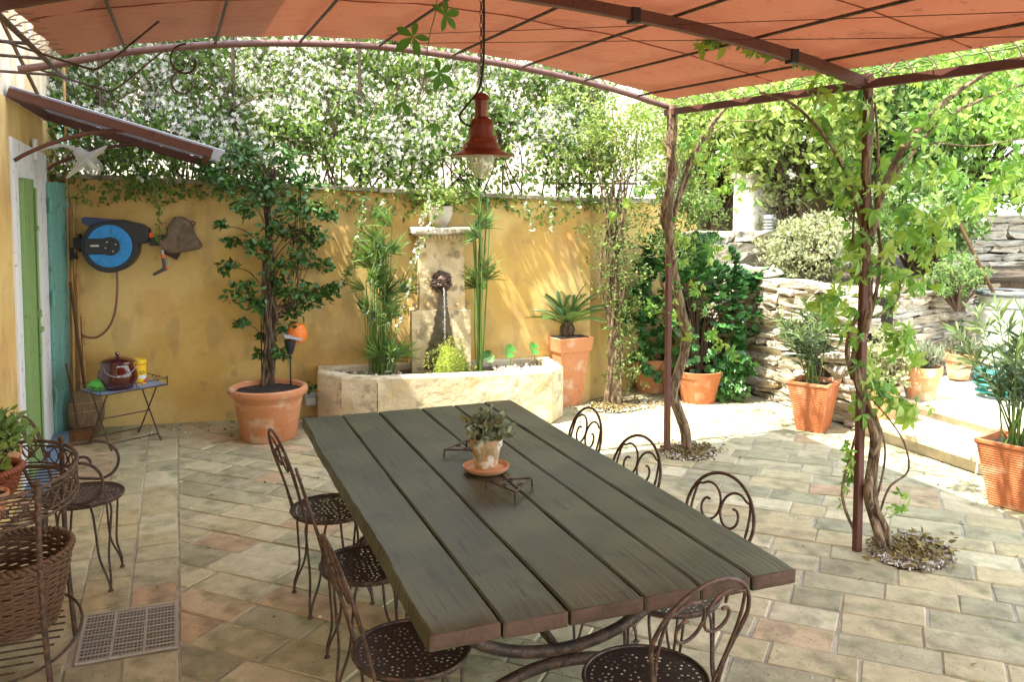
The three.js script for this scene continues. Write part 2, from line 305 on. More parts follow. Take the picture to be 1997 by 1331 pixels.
{ // seat with punched stars: alpha holes
  const c = document.createElement('canvas'); c.width = c.height = 512; const x = c.getContext('2d'); x.fillStyle = '#fff'; x.fillRect(0, 0, 512, 512); x.fillStyle = '#000';
  const hole = (r, a) => { const px = 256 + r * Math.cos(a), py = 256 + r * Math.sin(a); x.save(); x.translate(px, py); x.rotate(a + 0.4); x.fillRect(-5, -5, 10, 10); x.restore(); };
  for (let i = 0; i < 44; i++) hole(222, i / 44 * 2 * PI);
  for (let k = 0; k < 10; k++) { const a0 = k / 10 * 2 * PI; for (let q = 0; q < 7; q++) { const t = q / 7 * 2 * PI; const px = 165 * Math.cos(a0) + 30 * Math.cos(t), py = 165 * Math.sin(a0) + 30 * Math.sin(t); hole(Math.hypot(px, py), Math.atan2(py, px)); } hole(165, a0); }
  for (let i = 0; i < 20; i++) hole(100, i / 20 * 2 * PI); for (let i = 0; i < 12; i++) hole(62, i / 12 * 2 * PI); for (let i = 0; i < 6; i++) hole(30, i / 6 * 2 * PI);
  const t = new THREE.CanvasTexture(c); t.magFilter = THREE.LinearFilter;
  M.seat = mat({ color: [0.055, 0.03, 0.026], roughness: 0.5, metalness: 0.2, alphaMap: t, alphaTest: 0.5 });
}

// ---------- foliage helpers ----------
function leafGeo(l, w, fold = 0.25, curl = 0.15, seg = 3, shape = 0.5) { // grows along +y, face to +z
  const pos = [], idx = [];
  for (let i = 0; i <= seg; i++) {
    const t = i / seg, b = Math.pow(Math.sin(PI * Math.pow(t, shape === 0.5 ? 0.85 : shape)), 0.9) * w / 2, z = -curl * l * t * t;
    pos.push(-b, t * l, z + fold * b, 0, t * l, z, b, t * l, z + fold * b);
    if (i) { const a = (i - 1) * 3, c = i * 3; idx.push(a, a + 1, c + 1, a, c + 1, c, a + 1, a + 2, c + 2, a + 1, c + 2, c + 1); }
  }
  const g = new THREE.BufferGeometry(); g.setAttribute('position', new THREE.BufferAttribute(new Float32Array(pos), 3)); g.setIndex(idx); g.computeVertexNormals(); return g;
}
function fanGeo(pts, fold = 0.1) { // flat lobed leaf from an outline in x, y
  const pos = [0, pts.c ?? 0.4, 0]; const idx = []; pts.o.forEach(([x, y]) => pos.push(x, y, -fold * Math.abs(x) - 0.15 * y * y));
  for (let i = 1; i < pts.o.length; i++) idx.push(0, i + 1, i);
  const g = new THREE.BufferGeometry(); g.setAttribute('position', new THREE.BufferAttribute(new Float32Array(pos), 3)); g.setIndex(idx); g.computeVertexNormals(); return g;
}
const starGeo = (n, r, w) => { const parts = []; for (let k = 0; k < n; k++) { const g = leafGeo(r, w, 0.1, 0.1, 2); parts.push(norm(place(g, 0, 0, 0, 0.25, 0, k / n * 2 * PI))); } return mergeGeometries(parts); };
function vineLeaf(k) { const q = rngOf(k + 5), n = q() < 0.3 ? 3 : 5, sp = 1.0 + 0.6 * q(), parts = [norm(tube([[0, -0.55, 0.12], [0.04 * (q() - 0.5), -0.25, 0.05], [0, 0, 0]], 0.012, 6, 4))]; for (let i = 0; i < n; i++) { const a = (i / (n - 1) - 0.5) * 2 * sp + 0.25 * (q() - 0.5), l = (1 - 0.3 * Math.abs(a) / sp) * (0.8 + 0.3 * q()); parts.push(norm(place(leafGeo(l, l * (0.36 + 0.1 * q()), 0.2 + 0.4 * q(), 0.1 + 0.45 * q(), 4, 1.1 + 0.2 * q()), 0, 0, 0, (q() - 0.5) * 0.7, (q() - 0.5) * 0.6, -a))); } return mergeGeometries(parts); }
function palmate(r, n = 5, spread = 1.25) { // creeper leaf: leaflets fanned from the stalk end
  const parts = []; for (let k = 0; k < n; k++) { const a = (k / (n - 1) - 0.5) * 2 * spread, l = r * (1 - 0.28 * Math.abs(a) / spread); parts.push(norm(place(leafGeo(l, l * 0.42, 0.3, 0.25, 4, 1.15), 0, 0, 0, 0, 0, -a))); } return mergeGeometries(parts);
}
const Q = new THREE.Quaternion(), Q2 = new THREE.Quaternion(), UPV = V(0, 1, 0);
function inst(name, geo, m, items, parent) { // items: { p, d, roll, s, c }
  const im = new THREE.InstancedMesh(geo, m, items.length), mm = new THREE.Matrix4();
  items.forEach((it, i) => {
    Q.setFromUnitVectors(UPV, it.d); Q2.setFromAxisAngle(UPV, it.roll ?? R() * 2 * PI); Q.multiply(Q2);
    mm.compose(it.p, Q, V(it.s, it.s, it.s)); im.setMatrixAt(i, mm); im.setColorAt(i, it.c);
  });
  im.name = name; im.castShadow = im.receiveShadow = true; im.userData.kind = 'stuff'; parent.add(im); return im;
}
const rdir = (up = 0) => V(gauss(), gauss() + up, gauss()).normalize();
function tone(a, b, t = R()) { const c = lin(...mixc(a, b, t)); const k = rr(0.8, 1.2); c.multiplyScalar(k); return c; }
const GREEN = { jas: [[0.055, 0.15, 0.018], [0.26, 0.38, 0.05]], lime: [[0.17, 0.28, 0.03], [0.36, 0.44, 0.08]], ivy: [[0.022, 0.095, 0.022], [0.10, 0.25, 0.06]], ole: [[0.035, 0.075, 0.025], [0.10, 0.16, 0.05]], vine: [[0.16, 0.34, 0.03], [0.32, 0.50, 0.07]], shrub: [[0.08, 0.19, 0.03], [0.24, 0.36, 0.07]], pale: [[0.30, 0.34, 0.14], [0.46, 0.47, 0.25]], sage: [[0.15, 0.185, 0.10], [0.30, 0.34, 0.20]] };
const leafOf = (p, pal, s, up = 0.3, d) => ({ p, d: d ?? rdir(up), s: s * rr(0.7, 1.3), c: tone(...GREEN[pal]) });
// points in clumps through an ellipsoid
function cloud(c, rx, ry, rz, n, clumps, cr, shell = 0.45) {
  const cs = []; for (let i = 0; i < clumps; i++) { const d = rdir(), k = Math.pow(R(), shell); cs.push(V(c.x + d.x * rx * k, c.y + d.y * ry * k, c.z + d.z * rz * k)); }
  const out = []; for (let i = 0; i < n; i++) { const q = cs[i % clumps], d = rdir(), k = Math.pow(R(), 0.5) * cr; out.push(V(q.x + d.x * k, q.y + d.y * k * 0.8, q.z + d.z * k)); } out.centres = cs; return out;
}
const LEAF = { small: leafGeo(1, 0.42, 0.3, 0.2, 2), mid: leafGeo(1, 0.5, 0.3, 0.25, 3), lance: leafGeo(1, 0.17, 0.3, 0.2, 3), round: leafGeo(1, 0.75, 0.25, 0.2, 3), star: starGeo(5, 0.5, 0.26), ivy: fanGeo({ c: 0.45, o: [[0, 0], [-0.3, -0.05], [-0.5, 0.2], [-0.36, 0.4], [-0.46, 0.72], [-0.16, 0.68], [0, 1], [0.16, 0.68], [0.46, 0.72], [0.36, 0.4], [0.5, 0.2], [0.3, -0.05], [0, 0]] }), grass: leafGeo(1, 0.05, 0.2, 0.35, 4) };
function bush(root, c, rx, ry, rz, n, pal, leaf, size, o = {}) { // foliage (+ flowers) and the branches that carry it
  const pts = cloud(c, rx, ry, rz, n, o.clumps ?? Math.round(n / 22), o.cr ?? Math.min(rx, ry) * 0.22, o.shell ?? 0.45);
  inst('foliage', LEAF[leaf], o.m ?? M.leaf, pts.map(p => leafOf(p, pal, size, o.up ?? 0.35)), root);
  if (o.base) mesh('branches', pts.centres.filter((_, i) => i % 3 === 0).map(q => tube([o.base, o.base.clone().lerp(q, 0.5).add(V(gauss() * 0.1, 0.08, gauss() * 0.1)), q], [o.br ?? 0.012, 0.003], 8, 5)), M.twig, root);
  if (o.flowers) inst('flowers', LEAF.star, M.petal, cloud(c, rx * 1.04, ry * 1.04, rz * 1.04, o.flowers, Math.round(o.flowers / 6), 0.07, 0.3).map(p => ({ p, d: rdir(0.8), s: (o.fs ?? 0.028) * rr(0.7, 1.3), c: lin(1, 1, 1) })), root);
}

// ---------- ground and paving ----------
struct('ground', place(new THREE.BoxGeometry(240, 0.2, 240), 0, -0.14, -40), M.earth);
const HX = -0.97; // house wall face
function clip(poly, f) { const out = []; for (let i = 0; i < poly.length; i++) { const a = poly[i], b = poly[(i + 1) % poly.length], fa = f(a), fb = f(b); if (fa >= 0) out.push(a); if (fa >= 0 !== fb >= 0) { const t = fa / (fa - fb); out.push([a[0] + (b[0] - a[0]) * t, a[1] + (b[1] - a[1]) * t]); } } return out; }
{
  const paving = struct('paving', place(new THREE.BoxGeometry(5.25 - HX + 0.1, 0.06, 9.8), (5.25 + HX) / 2, -0.037, -3.5), M.mortar);
  const tones = [[0.56, 0.50, 0.345], [0.47, 0.44, 0.32], [0.62, 0.555, 0.41], [0.43, 0.405, 0.295], [0.60, 0.47, 0.335], [0.58, 0.42, 0.29], [0.53, 0.485, 0.355], [0.66, 0.61, 0.47], [0.40, 0.37, 0.265], [0.58, 0.50, 0.335]];
  const tm = tones.map(c => mat({ color: [c[0] * 0.93, c[1] * 0.915, c[2] * 0.79], map: T.tile, roughness: 0.82, bumpMap: T.tileb, bumpScale: 0.006 }, 0.55));
  const tiles = []; R = rngOf(11);
  const c45 = Math.SQRT1_2, toW = (a, b) => [1.8 - a * c45 + b * c45, -3.4 - a * c45 - b * c45];
  for (let b = -6; b < 6;) {
    const w = rr(0.195, 0.225); let a = -6 - R() * 0.4;
    while (a < 6) {
      const l = R() < 0.25 ? rr(0.19, 0.24) : rr(0.3, 0.46), g = 0.004, j = () => rr(-0.006, 0.006);
      let q = [[a + g + j(), b + g + j()], [a + l - g + j(), b + g + j()], [a + l - g + j(), b + w - g + j()], [a + g + j(), b + w - g + j()]].map(p => toW(...p));
      q = clip(clip(clip(clip(q, p => p[0] + 0.026), p => 5.24 - p[0]), p => p[1] + 8.28), p => 1.2 - p[1]);
      if (q.length >= 3) tiles.push(q); a += l;
    }
    b += w;
  }
  const grate = (x0, x1, z0, z1) => x1 > -0.44 && z1 > -4.35 && z0 < -3.88;
  for (const [x0, x1, l0, l1] of [[-0.247, -0.034, 0.19, 0.36], [-0.465, -0.253, 0.2, 0.4], [HX + 0.004, -0.471, 0.4, 0.7]]) {
    for (let z = -8.25 - R() * 0.2; z < 1.2;) {
      let l = rr(l0, l1); if (x0 > -0.5 && z < -4.35 && z + l > -4.35) l = Math.max(0.05, -4.345 - z); else if (x0 > -0.5 && z >= -4.36 && z < -3.88) { z = -3.875; continue; }
      const g = 0.004; tiles.push([[x0 + rr(-.003, .003), z + g], [x1 + rr(-.003, .003), z + g], [x1 + rr(-.003, .003), z + l - g], [x0 + rr(-.003, .003), z + l - g]]); z += l;
    }
  }
  const rank = tiles.map(q => { let c = q.reduce((s, p) => [s[0] + p[0] / q.length, s[1] + p[1] / q.length], [0, 0]); const [u, v, D] = pxOf(V(c[0], 0, c[1])); const inside = D > 0.5 && u > -60 && u < 2060 && v > 0 && v < 1390; let ar = 0; q.forEach((p, i) => { const n = q[(i + 1) % q.length]; ar += p[0] * n[1] - n[0] * p[1]; }); return { q, s: inside ? Math.abs(ar) / (D * D * D) : 0 }; });
  rank.sort((a, b) => b.s - a.s);
  const restG = [];
  rank.forEach(({ q, s }, i) => {
    const g = slab(q, -0.03, rr(-0.005, 0.002), 0.006), red = R();
    const m = tm[red < 0.16 ? 4 + Math.floor(R() * 2) : [0, 1, 2, 3, 6, 7, 8, 9][Math.floor(R() * 8)]];
    if (i < 298 && s > 0) mesh('paving_tile', g, m, paving); else restG.push(metreUV(norm(g), 0.55, R(), R()));
  });
  const f = new THREE.Mesh(mergeGeometries(restG), tm[6]); f.name = 'paving_tiles_far'; f.userData.kind = 'stuff'; f.castShadow = f.receiveShadow = true; paving.add(f);
}
R = rngOf(12);
{ // floor drain
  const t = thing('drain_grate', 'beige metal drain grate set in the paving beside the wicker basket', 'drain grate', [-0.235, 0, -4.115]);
  const m = mat({ color: [0.42, 0.38, 0.31], map: T.paint, roughness: 0.7, metalness: 0.2 }, 0.3);
  mesh('pit', box(0.40, 0.004, 0.45, 0, -0.0045, 0, 0, 0, 0, 0), M.black, t);  // flat black sheet painting the shade of the hollow under the bars
  mesh('frame', [box(0.40, 0.012, 0.012, 0, 0, 0.222), box(0.40, 0.012, 0.012, 0, 0, -0.222), box(0.012, 0.012, 0.432, 0.194, 0, 0), box(0.012, 0.012, 0.432, -0.194, 0, 0), box(0.012, 0.011, 0.432, 0.065, 0, 0), box(0.012, 0.011, 0.432, -0.065, 0, 0)], m, t);
  for (let i = 0; i < 14; i++) mesh('bar', box(0.376, 0.009, i % 2 ? 0.007 : 0.016, 0, -0.001, -0.2 + i * 0.031), m, t);
  mesh('cross_wires', Array.from({ length: 26 }, (_, i) => box(0.0025, 0.003, 0.43, -0.185 + i * 0.0148, 0.0045, 0, 0, 0, 0, 0)), m, t);
}

// ---------- house ----------
{
  const t = thing('house', 'ochre plastered house wall with pale faded upper part beside the door', 'house', [HX, 0, -3]);
  mesh('wall', [box(4, 2.55, 11.4, -2.0, 1.275, 0, 0, 0, 0, 0.01)], M.plaster, t);
  mesh('upper_wall', box(3.99, 2.56, 11.38, -2.005, 3.83, 0, 0, 0, 0, 0.01), M.faded, t, 'pale rain-bleached upper plaster');
  const roof = mesh('roof', [box(4.8, 0.14, 11.9, -2.05, 0, 0, 0, 0, -0.09)], M.terra, t); roof.position.set(0, 5.3, 0);
  // doorway, z local = z + 3
  const L = z => z + 3;
  mesh('door_surround', [(() => { const s = new THREE.Shape(); s.moveTo(6.25 - 3, 0); s.lineTo(7.78 - 3, 0); s.lineTo(7.78 - 3, 2.27); s.lineTo(6.25 - 3, 2.31); const g = new THREE.ExtrudeGeometry(s, { depth: 0.014, bevelSize: 0.003, bevelThickness: 0.003, bevelSegments: 1 }); return place(g, 0, 0, 0, 0, PI / 2, 0).translate(0, 0, 0); })()], M.white, t);
  const sh = (name, w, ang, hz, m, label, boards) => {
    const p = new THREE.Group(); p.name = name; p.userData.label = label; t.add(p); p.position.set(0.03, 0.02, L(hz)); p.rotation.y = ang;
    const bw = w / boards; for (let i = 0; i < boards; i++) mesh('board', box(0.026, 2.04, bw - 0.004, 0, 1.02, -bw * (i + 0.5), 0, 0, 0, 0.003), m, p);
    return p;
  };
  const g = sh('shutter', 0.46, 0, -6.44, M.green, 'leaf green shutter leaf with bolt rod', 4);
  mesh('bolt_rod', [rod([0.024, 0.1, -0.43], [0.024, 1.98, -0.43], 0.009), box(0.03, 0.05, 0.04, 0.025, 1.1, -0.43), box(0.03, 0.03, 0.04, 0.025, 1.7, -0.43), box(0.02, 0.03, 0.12, 0.03, 0.98, -0.47)], M.green, g);
  mesh('latch_plate', box(0.012, 0.12, 0.06, 0.02, 0.86, -0.47), M.green, g);
  const te = sh('shutter', 0.50, -0.24, -7.70, M.teal, 'teal wooden shutter leaf opened back towards the garden wall', 3);
  for (const y of [0.35, 1.12, 1.86]) mesh('strap_hinge', [box(0.008, 0.045, 0.40, 0.018, y, -0.2), rod([0.02, y - 0.06, 0.008], [0.02, y + 0.06, 0.008], 0.014)], M.teal, te);
  mesh('threshold', box(0.16, 0.06, 1.5, 0.06, 0.03, L(-7.0)), mat({ color: [0.16, 0.25, 0.36], map: T.paint, roughness: 0.7 }, 0.4), t);
}
{ // awning over the door
  const z0 = -6.2, z1 = -7.75, a = V(HX + 0.01, 2.58, 0), b = V(0.23, 2.225, 0), d = b.clone().sub(a), len = d.length(), ang = Math.atan2(d.y, d.x);
  const t = thing('door_awning', 'brown framed corrugated awning sloping out above the shutters', 'awning', [HX + 0.01, 2.58, (z0 + z1) / 2]);
  const w = (z0 - z1) / 2, P = (k, y, z) => V(d.x * k - Math.sin(ang) * y, d.y * k + Math.cos(ang) * y, z);
  for (const s of [1, -1]) mesh('side_bar', box(len, 0.06, 0.035, d.x / 2, d.y / 2, s * w, 0, 0, ang), M.brown, t);
  mesh('front_bar', box(0.035, 0.06, 2 * w - 0.04, d.x * 0.985, d.y * 0.985, 0, 0, 0, ang), M.brown, t);
  mesh('wall_bar', box(0.03, 0.06, 2 * w - 0.04, d.x * 0.02, d.y * 0.02, 0, 0, 0, ang), M.brown, t);
  const n = 9; for (let i = 1; i < n; i++) mesh('batten', box(len * 0.96, 0.004, 0.02, d.x / 2 - 0.009, d.y / 2 + 0.026, -w + 2 * w * i / n, 0, 0, ang), M.brown, t);
  { const N = 96, pos = [], idx = []; for (let i = 0; i <= N; i++) { const z = -w * 1.03 + 2.06 * w * i / N, y = 0.042 + 0.009 * Math.sin(i * PI / 3); for (const k of [0.0, 1.06]) { const p = P(k, y, z); pos.push(p.x, p.y, p.z); } if (i) idx.push(2 * i - 2, 2 * i - 1, 2 * i, 2 * i - 1, 2 * i + 1, 2 * i); } const g = new THREE.BufferGeometry(); g.setAttribute('position', new THREE.BufferAttribute(new Float32Array(pos), 3)); g.setIndex(idx); g.computeVertexNormals(); mesh('corrugated_sheet', g, M.corrug, t); }
  for (const s of [1, -1]) { const pts = []; for (let i = 0; i <= 10; i++) { const q = i / 10; pts.push([0.02 + d.x * 0.55 * Math.pow(q, 1.15), -0.42 + (d.y * 0.55 + 0.40) * Math.sin(q * PI / 2), s * (w - 0.02)]); } mesh('bracket', tube(pts, 0.014, 24, 6), M.brown, t); }
  mesh('stay', rod([0.0, 0.42, w + 0.15], [0.17, -0.03, w - 0.05], 0.012), M.pole, t);
}
{ // white wall lamp
  const p = Xp(60, 292, HX), t = thing('wall_lamp', 'white gooseneck wall lamp with tilted conical shade over the door', 'wall lamp', [HX, p.y, p.z]);
  mesh('wall_plate', box(0.03, 0.15, 0.09, 0.03, 0, 0, 0, 0, 0, 0.01), M.whiteMetal, t);
  mesh('arm', tube([[0.04, 0, 0], [0.12, 0.02, 0], [0.22, 0.035, 0], [0.30, 0.0, 0]], 0.013, 24, 8), M.whiteMetal, t);
  const head = new THREE.Group(); head.name = 'head'; t.add(head); head.position.set(0.31, -0.01, 0); head.rotation.z = 0.72;
  mesh('shade', lathe([[0.02, 0.03], [0.035, 0.02], [0.045, -0.03], [0.06, -0.05], [0.175, -0.085], [0.178, -0.092], [0.17, -0.092], [0.055, -0.058]], 36), M.whiteMetal, head);
  mesh('glass_dome', lathe([[0.062, -0.06], [0.063, -0.15], [0.055, -0.18], [0.035, -0.2], [0.001, -0.207]], 28), M.frost, head);
  mesh('bulb', lathe([[0.018, -0.05], [0.02, -0.1], [0.022, -0.14], [0.015, -0.16], [0.001, -0.165]], 16), M.whiteMetal, head);
}

// ---------- garden wall ----------
const wallTop = s => 2.09 - 0.044 * s;
{
  const t = thing('garden_wall', 'mottled ochre garden wall behind the stone fountain', 'wall', WA.clone(), WTURN);
  const shape = new THREE.Shape(); shape.moveTo(-0.5, -0.1); shape.lineTo(4.28, -0.1); shape.lineTo(4.28, wallTop(4.28)); shape.lineTo(-0.5, wallTop(-0.5));
  mesh('plaster_face', new THREE.ExtrudeGeometry(shape, { depth: 0.26, bevelEnabled: false }).translate(0, 0, -0.26), M.plaster, t);
  for (let s = -0.5; s < 4.25;) { const l = Math.min(rr(0.38, 0.5), 4.3 - s); mesh('coping_stone', box(l - 0.006, 0.04, 0.36, s + l / 2, wallTop(s + l / 2) + 0.022 + rr(-0.004, 0.004), -0.12 + rr(-0.01, 0.01), 0, 0, -0.044), M.coping, t); s += l; }
  const e = WP(4.28, 0, -0.02), q = V(5.5, 0, -8.45), d = q.clone().sub(e), l = d.length();
  const t2 = thing('garden_wall', 'ochre wall return standing behind the potted ivy', 'wall', e, -Math.atan2(d.z, d.x));
  mesh('plaster_face', box(l, 1.9, 0.26, l / 2, 0.95, -0.14, 0, 0, 0, 0.01), M.plaster, t2);
  for (let k = 0; k < 4; k++) mesh('coping_stone', box(l / 4 - 0.006, 0.04, 0.36, l / 4 * (k + 0.5), 1.922, -0.14), M.coping, t2);
}
{ // open wire trellis fence on top of the wall
  const t = thing('trellis_fence', 'dark wire mesh fence on top of the garden wall under the jasmine', 'fence', WP(0, 0, -0.12), WTURN);
  for (let s = 0; s < 4.4; s += 1.08) mesh('post', rod([s, wallTop(s), 0], [s, 3.35, 0], 0.016), M.iron, t);
  const g = []; for (let i = -12; i < 40; i++) { const s = i * 0.11; const a = [Math.max(-0.2, s), 0], L2 = 1.3; g.push(rod([s, wallTop(s) + 0.03, 0.005], [s + 0.72, 3.3, 0.005], 0.002, 4), rod([s + 0.72, wallTop(s + 0.72) + 0.03, -0.005], [s, 3.3, -0.005], 0.002, 4)); } mesh('wire_mesh', g, M.iron, t);
  const fs = WL(1085, 380, -0.1).x, fe = WL(1240, 380, -0.1).x, rg = [2.62, 2.08]; for (let k = 0; k <= 7; k++) { const s = fs + (fe - fs) * k / 7; mesh('bar', rod([s, 1.95, 0.02], [s, 2.64, 0.02], 0.007), M.iron, t); } for (const y of rg) mesh('rail', rod([fs, y, 0], [fe, y, 0], 0.01), M.iron, t);
}

// ---------- right-hand steps, terrace and dry-stone walls ----------
struct('landing', place(new THREE.BoxGeometry(5.4, 0.22, 7.6), 8.3, 0.145, -2.6), M.concrete);
{
  const t = thing('stone_steps', 'two pale stone steps with thin slab treads along the paving', 'steps', [5.17, 0, -2.2]);
  mesh('lower_riser', box(0.5, 0.10, 6.7, 0.28, 0.05, 0), M.concrete, t); mesh('upper_riser', box(0.3, 0.11, 6.7, 0.55, 0.186, 0), M.concrete, t);
  for (let k = 0; k < 6; k++) { mesh('tread', box(0.46, 0.034, 1.10, 0.195, 0.118, -2.8 + k * 1.115, 0, 0, 0, 0.006), M.paleLime, t); mesh('tread', box(0.46, 0.034, 1.10, 0.60, 0.258, -2.8 + k * 1.115, 0, 0, 0, 0.006), M.paleLime, t); }
}
struct('upper_terrace', [slab([[5.46, -6.08], [7.95, -6.76], [13.5, -6.8], [13.5, -13], [5.46, -13]], 0, 1.1, 0.03)], M.earth);
const stoneGeo = []; for (let k = 0; k < 9; k++) { const g = new THREE.BoxGeometry(1, 1, 1, 2, 2, 1); const p = g.attributes.position; for (let i = 0; i < p.count; i++) { const x = p.getX(i), y = p.getY(i), z = p.getZ(i); const e = (Math.abs(x) > 0.4) + (Math.abs(y) > 0.4) + (Math.abs(z) > 0.4); const f = e >= 3 ? 0.92 : e === 2 ? 0.97 : 1.02; p.setXYZ(i, x * f, y * (f * 0.5 + 0.5) * (e >= 3 ? 0.92 : 1), z * f); } stoneGeo.push(metreUV(norm(toCreasedNormals(lumps(g, 0.13, 2.1, k * 3.7 + 1), 0.35)), 2.4, R(), R())); }
function stone(parent, m, x, y, z, w, h, d, ry = 0, name = 'stone') { const s = new THREE.Mesh(stoneGeo[Math.floor(R() * 9)], m); s.name = name; s.castShadow = s.receiveShadow = true; s.position.set(x, y, z); s.scale.set(w, h, d); s.rotation.set(rr(-0.04, 0.04), ry + rr(-0.05, 0.05) + (R() < 0.5 ? PI : 0), rr(-0.04, 0.04)); parent.add(s); return s; }
const stoneM = () => [M.stone, M.stone, M.stone2, M.stone3][Math.floor(R() * 4)];
function dryWall(label, a, b, y0, top, ms = stoneM, ch = [0.04, 0.10], len = [0.14, 0.55]) {
  const d = b.clone().sub(a), L = d.length(), t = thing('dry_stone_wall', label, 'stone wall', [a.x, y0, a.z], -Math.atan2(d.z, d.x));
  mesh('rubble_core', box(L, top(0.5) - y0 - 0.08, 0.3, L / 2, (top(0.5) - y0) / 2 - 0.05, -0.22), M.soil, t);
  for (let y = 0; y < top(0.5) - y0 + 0.05;) { const h = rr(...ch); for (let x = -0.05 * R(); x < L - 0.05;) { const l = Math.min(rr(...len), L + 0.04 - x); if (y0 + y + h * 0.6 < top(x / L) && l > 0.05) stone(t, ms(), x + l / 2, y + h / 2, -0.1 + rr(-0.025, 0.025), l * 0.985, h * 0.97, rr(0.2, 0.28)); x += l; } y += h; }
  return t;
}
R = rngOf(21);
dryWall('tall dry stone retaining wall behind the left oleander pot', V(5.30, 0, -7.75), V(5.30, 0, -5.72), 0, k => 1.24 - 0.07 * k);
dryWall('dry stone retaining wall above the landing behind the small pots', V(5.32, 0, -5.86), V(7.9, 0, -6.55), 0.26, k => 1.16 - 0.1 * k);
{ const a = Dp(1820, 520, 10.8), b = Dp(2120, 520, 11.2); dryWall('dark dry stone wall in the shade behind the garden bag', V(a.x, 0, a.z), V(b.x, 0, b.z), 0.55, k => 1.74, stoneM, [0.07, 0.12], [0.2, 0.6]); }
{ // stair climbing past the ivy
  const t = thing('stone_stairs', 'rough stone stair climbing past the ivy to the upper terrace', 'stairs', [5.35, 0, -7.6]);
  for (let k = 0; k < 4; k++) { const y = 0.80 + k * 0.2; for (let q = 0; q < 3; q++) { stone(t, stoneM(), 0.15 + q * 0.36, y, -0.1 - k * 0.33, 0.38, 0.10, 0.5, 0, 'tread'); for (let c = 0; c < 3; c++) stone(t, stoneM(), 0.1 + q * 0.36 + rr(-0.05, 0.05), y - 0.11 - c * 0.1, -0.02 - k * 0.33, 0.36, 0.1, 0.4, 0, 'stone'); } }
  const b = Dp(1415, 480, 9.4); for (let r = 0; r < 4; r++) for (let q = 0; q < 4; q++) stone(t, M.stone2, b.x - 5.35 - 0.35 + q * 0.25, 1.2 + r * 0.11, b.z + 7.6, 0.27, 0.12, 0.3);
}
// houses beyond the wall
{
  const t = thing('neighbour_house', 'pale neighbouring house seen through the jasmine', 'house', [2.5, 0, -13.2], -0.42);
  mesh('wall', box(13, 5.4, 4, 0, 2.7, -2, 0, 0, 0, 0.01), M.neighbour, t); mesh('roof', box(13.6, 0.2, 4.8, 0, 5.5, -2, 0.06), M.terra, t);
  for (const x of [-5.2]) { const w = mesh('window', box(0.9, 1.4, 0.06, x, 3.5, 0.01), M.darkGrey, t); mesh('shutter', box(0.45, 1.45, 0.04, x - 0.72, 3.5, 0.03), M.teal, w); mesh('shutter', box(0.45, 1.45, 0.04, x + 0.72, 3.5, 0.03), M.teal, w); }
  const p = Dp(1430, 330, 12.2), t2 = thing('garden_house', 'sunlit white rendered house corner at the top of the stair', 'house', [p.x, 1.0, p.z], 0.35);
  mesh('wall', box(1.6, 4, 2, -0.45, 2, -1, 0, 0, 0, 0.02), mat({ color: [0.80, 0.74, 0.64], map: T.paint, roughness: 0.95 }, 1.8), t2);
  mesh('corner_pilaster', box(0.30, 4, 0.3, 0.42, 2, 0.1, 0, 0, 0, 0.02), mat({ color: [0.72, 0.58, 0.36], map: T.paint, roughness: 0.95 }, 1.2), t2);
  const q = Dp(1465, 500, 10.6), t3 = thing('gate_pillar', 'white rendered gate pillar with rounded top by the bollard light', 'pillar', [q.x, 1.15, q.z], 0.2);
  mesh('shaft', lumps(box(0.36, 1.05, 0.36, 0, 0.52, 0, 0, 0, 0, 0.04), 0.012, 5, 4), mat({ color: [0.80, 0.77, 0.72], map: T.paint, roughness: 0.95, bumpMap: T.grain, bumpScale: 0.008 }, 0.9), t3);
  mesh('cap', box(0.40, 0.06, 0.40, 0, 1.07, 0, 0, 0, 0, 0.02), M.stone, t3);
  const q2 = Dp(1600, 480, 11.5), t4 = thing('garden_shed', 'tan rendered shed wall behind the variegated shrub', 'shed', [q2.x, 1.0, q2.z], -0.3);
  mesh('wall', box(1.2, 2.3, 1.2, 0, 1.15, -0.6), mat({ color: [0.42, 0.33, 0.19], map: T.paint, roughness: 0.95 }, 1.2), t4); mesh('drainpipe', rod([-0.45, 0, 0.03], [-0.45, 1.9, 0.03], 0.03), M.darkGrey, t4); mesh('roof', box(1.3, 0.06, 1.4, 0, 2.33, -0.6), M.stone2, t4);
}
{ const p = G(1498, 515, 1.19), t = thing('bollard_light', 'grey metal bollard light with louvred head on the terrace edge', 'bollard light', [p.x, 1.16, p.z]);
  mesh('post', lathe([[0.001, 0], [0.05, 0], [0.05, 0.37], [0.06, 0.375], [0.06, 0.39], [0.001, 0.39]], 24), M.grey, t);
  mesh('diffuser', lathe([[0.04, 0.39], [0.04, 0.56]], 20), M.frost, t);
  for (let k = 0; k < 4; k++) mesh('louvre', lathe([[0.042, 0.42 + k * 0.035], [0.062, 0.41 + k * 0.035], [0.062, 0.418 + k * 0.035], [0.042, 0.428 + k * 0.035]], 24), M.grey, t);
  mesh('cap', lathe([[0.06, 0.55], [0.062, 0.565], [0.05, 0.59], [0.001, 0.6]], 24), M.grey, t); }

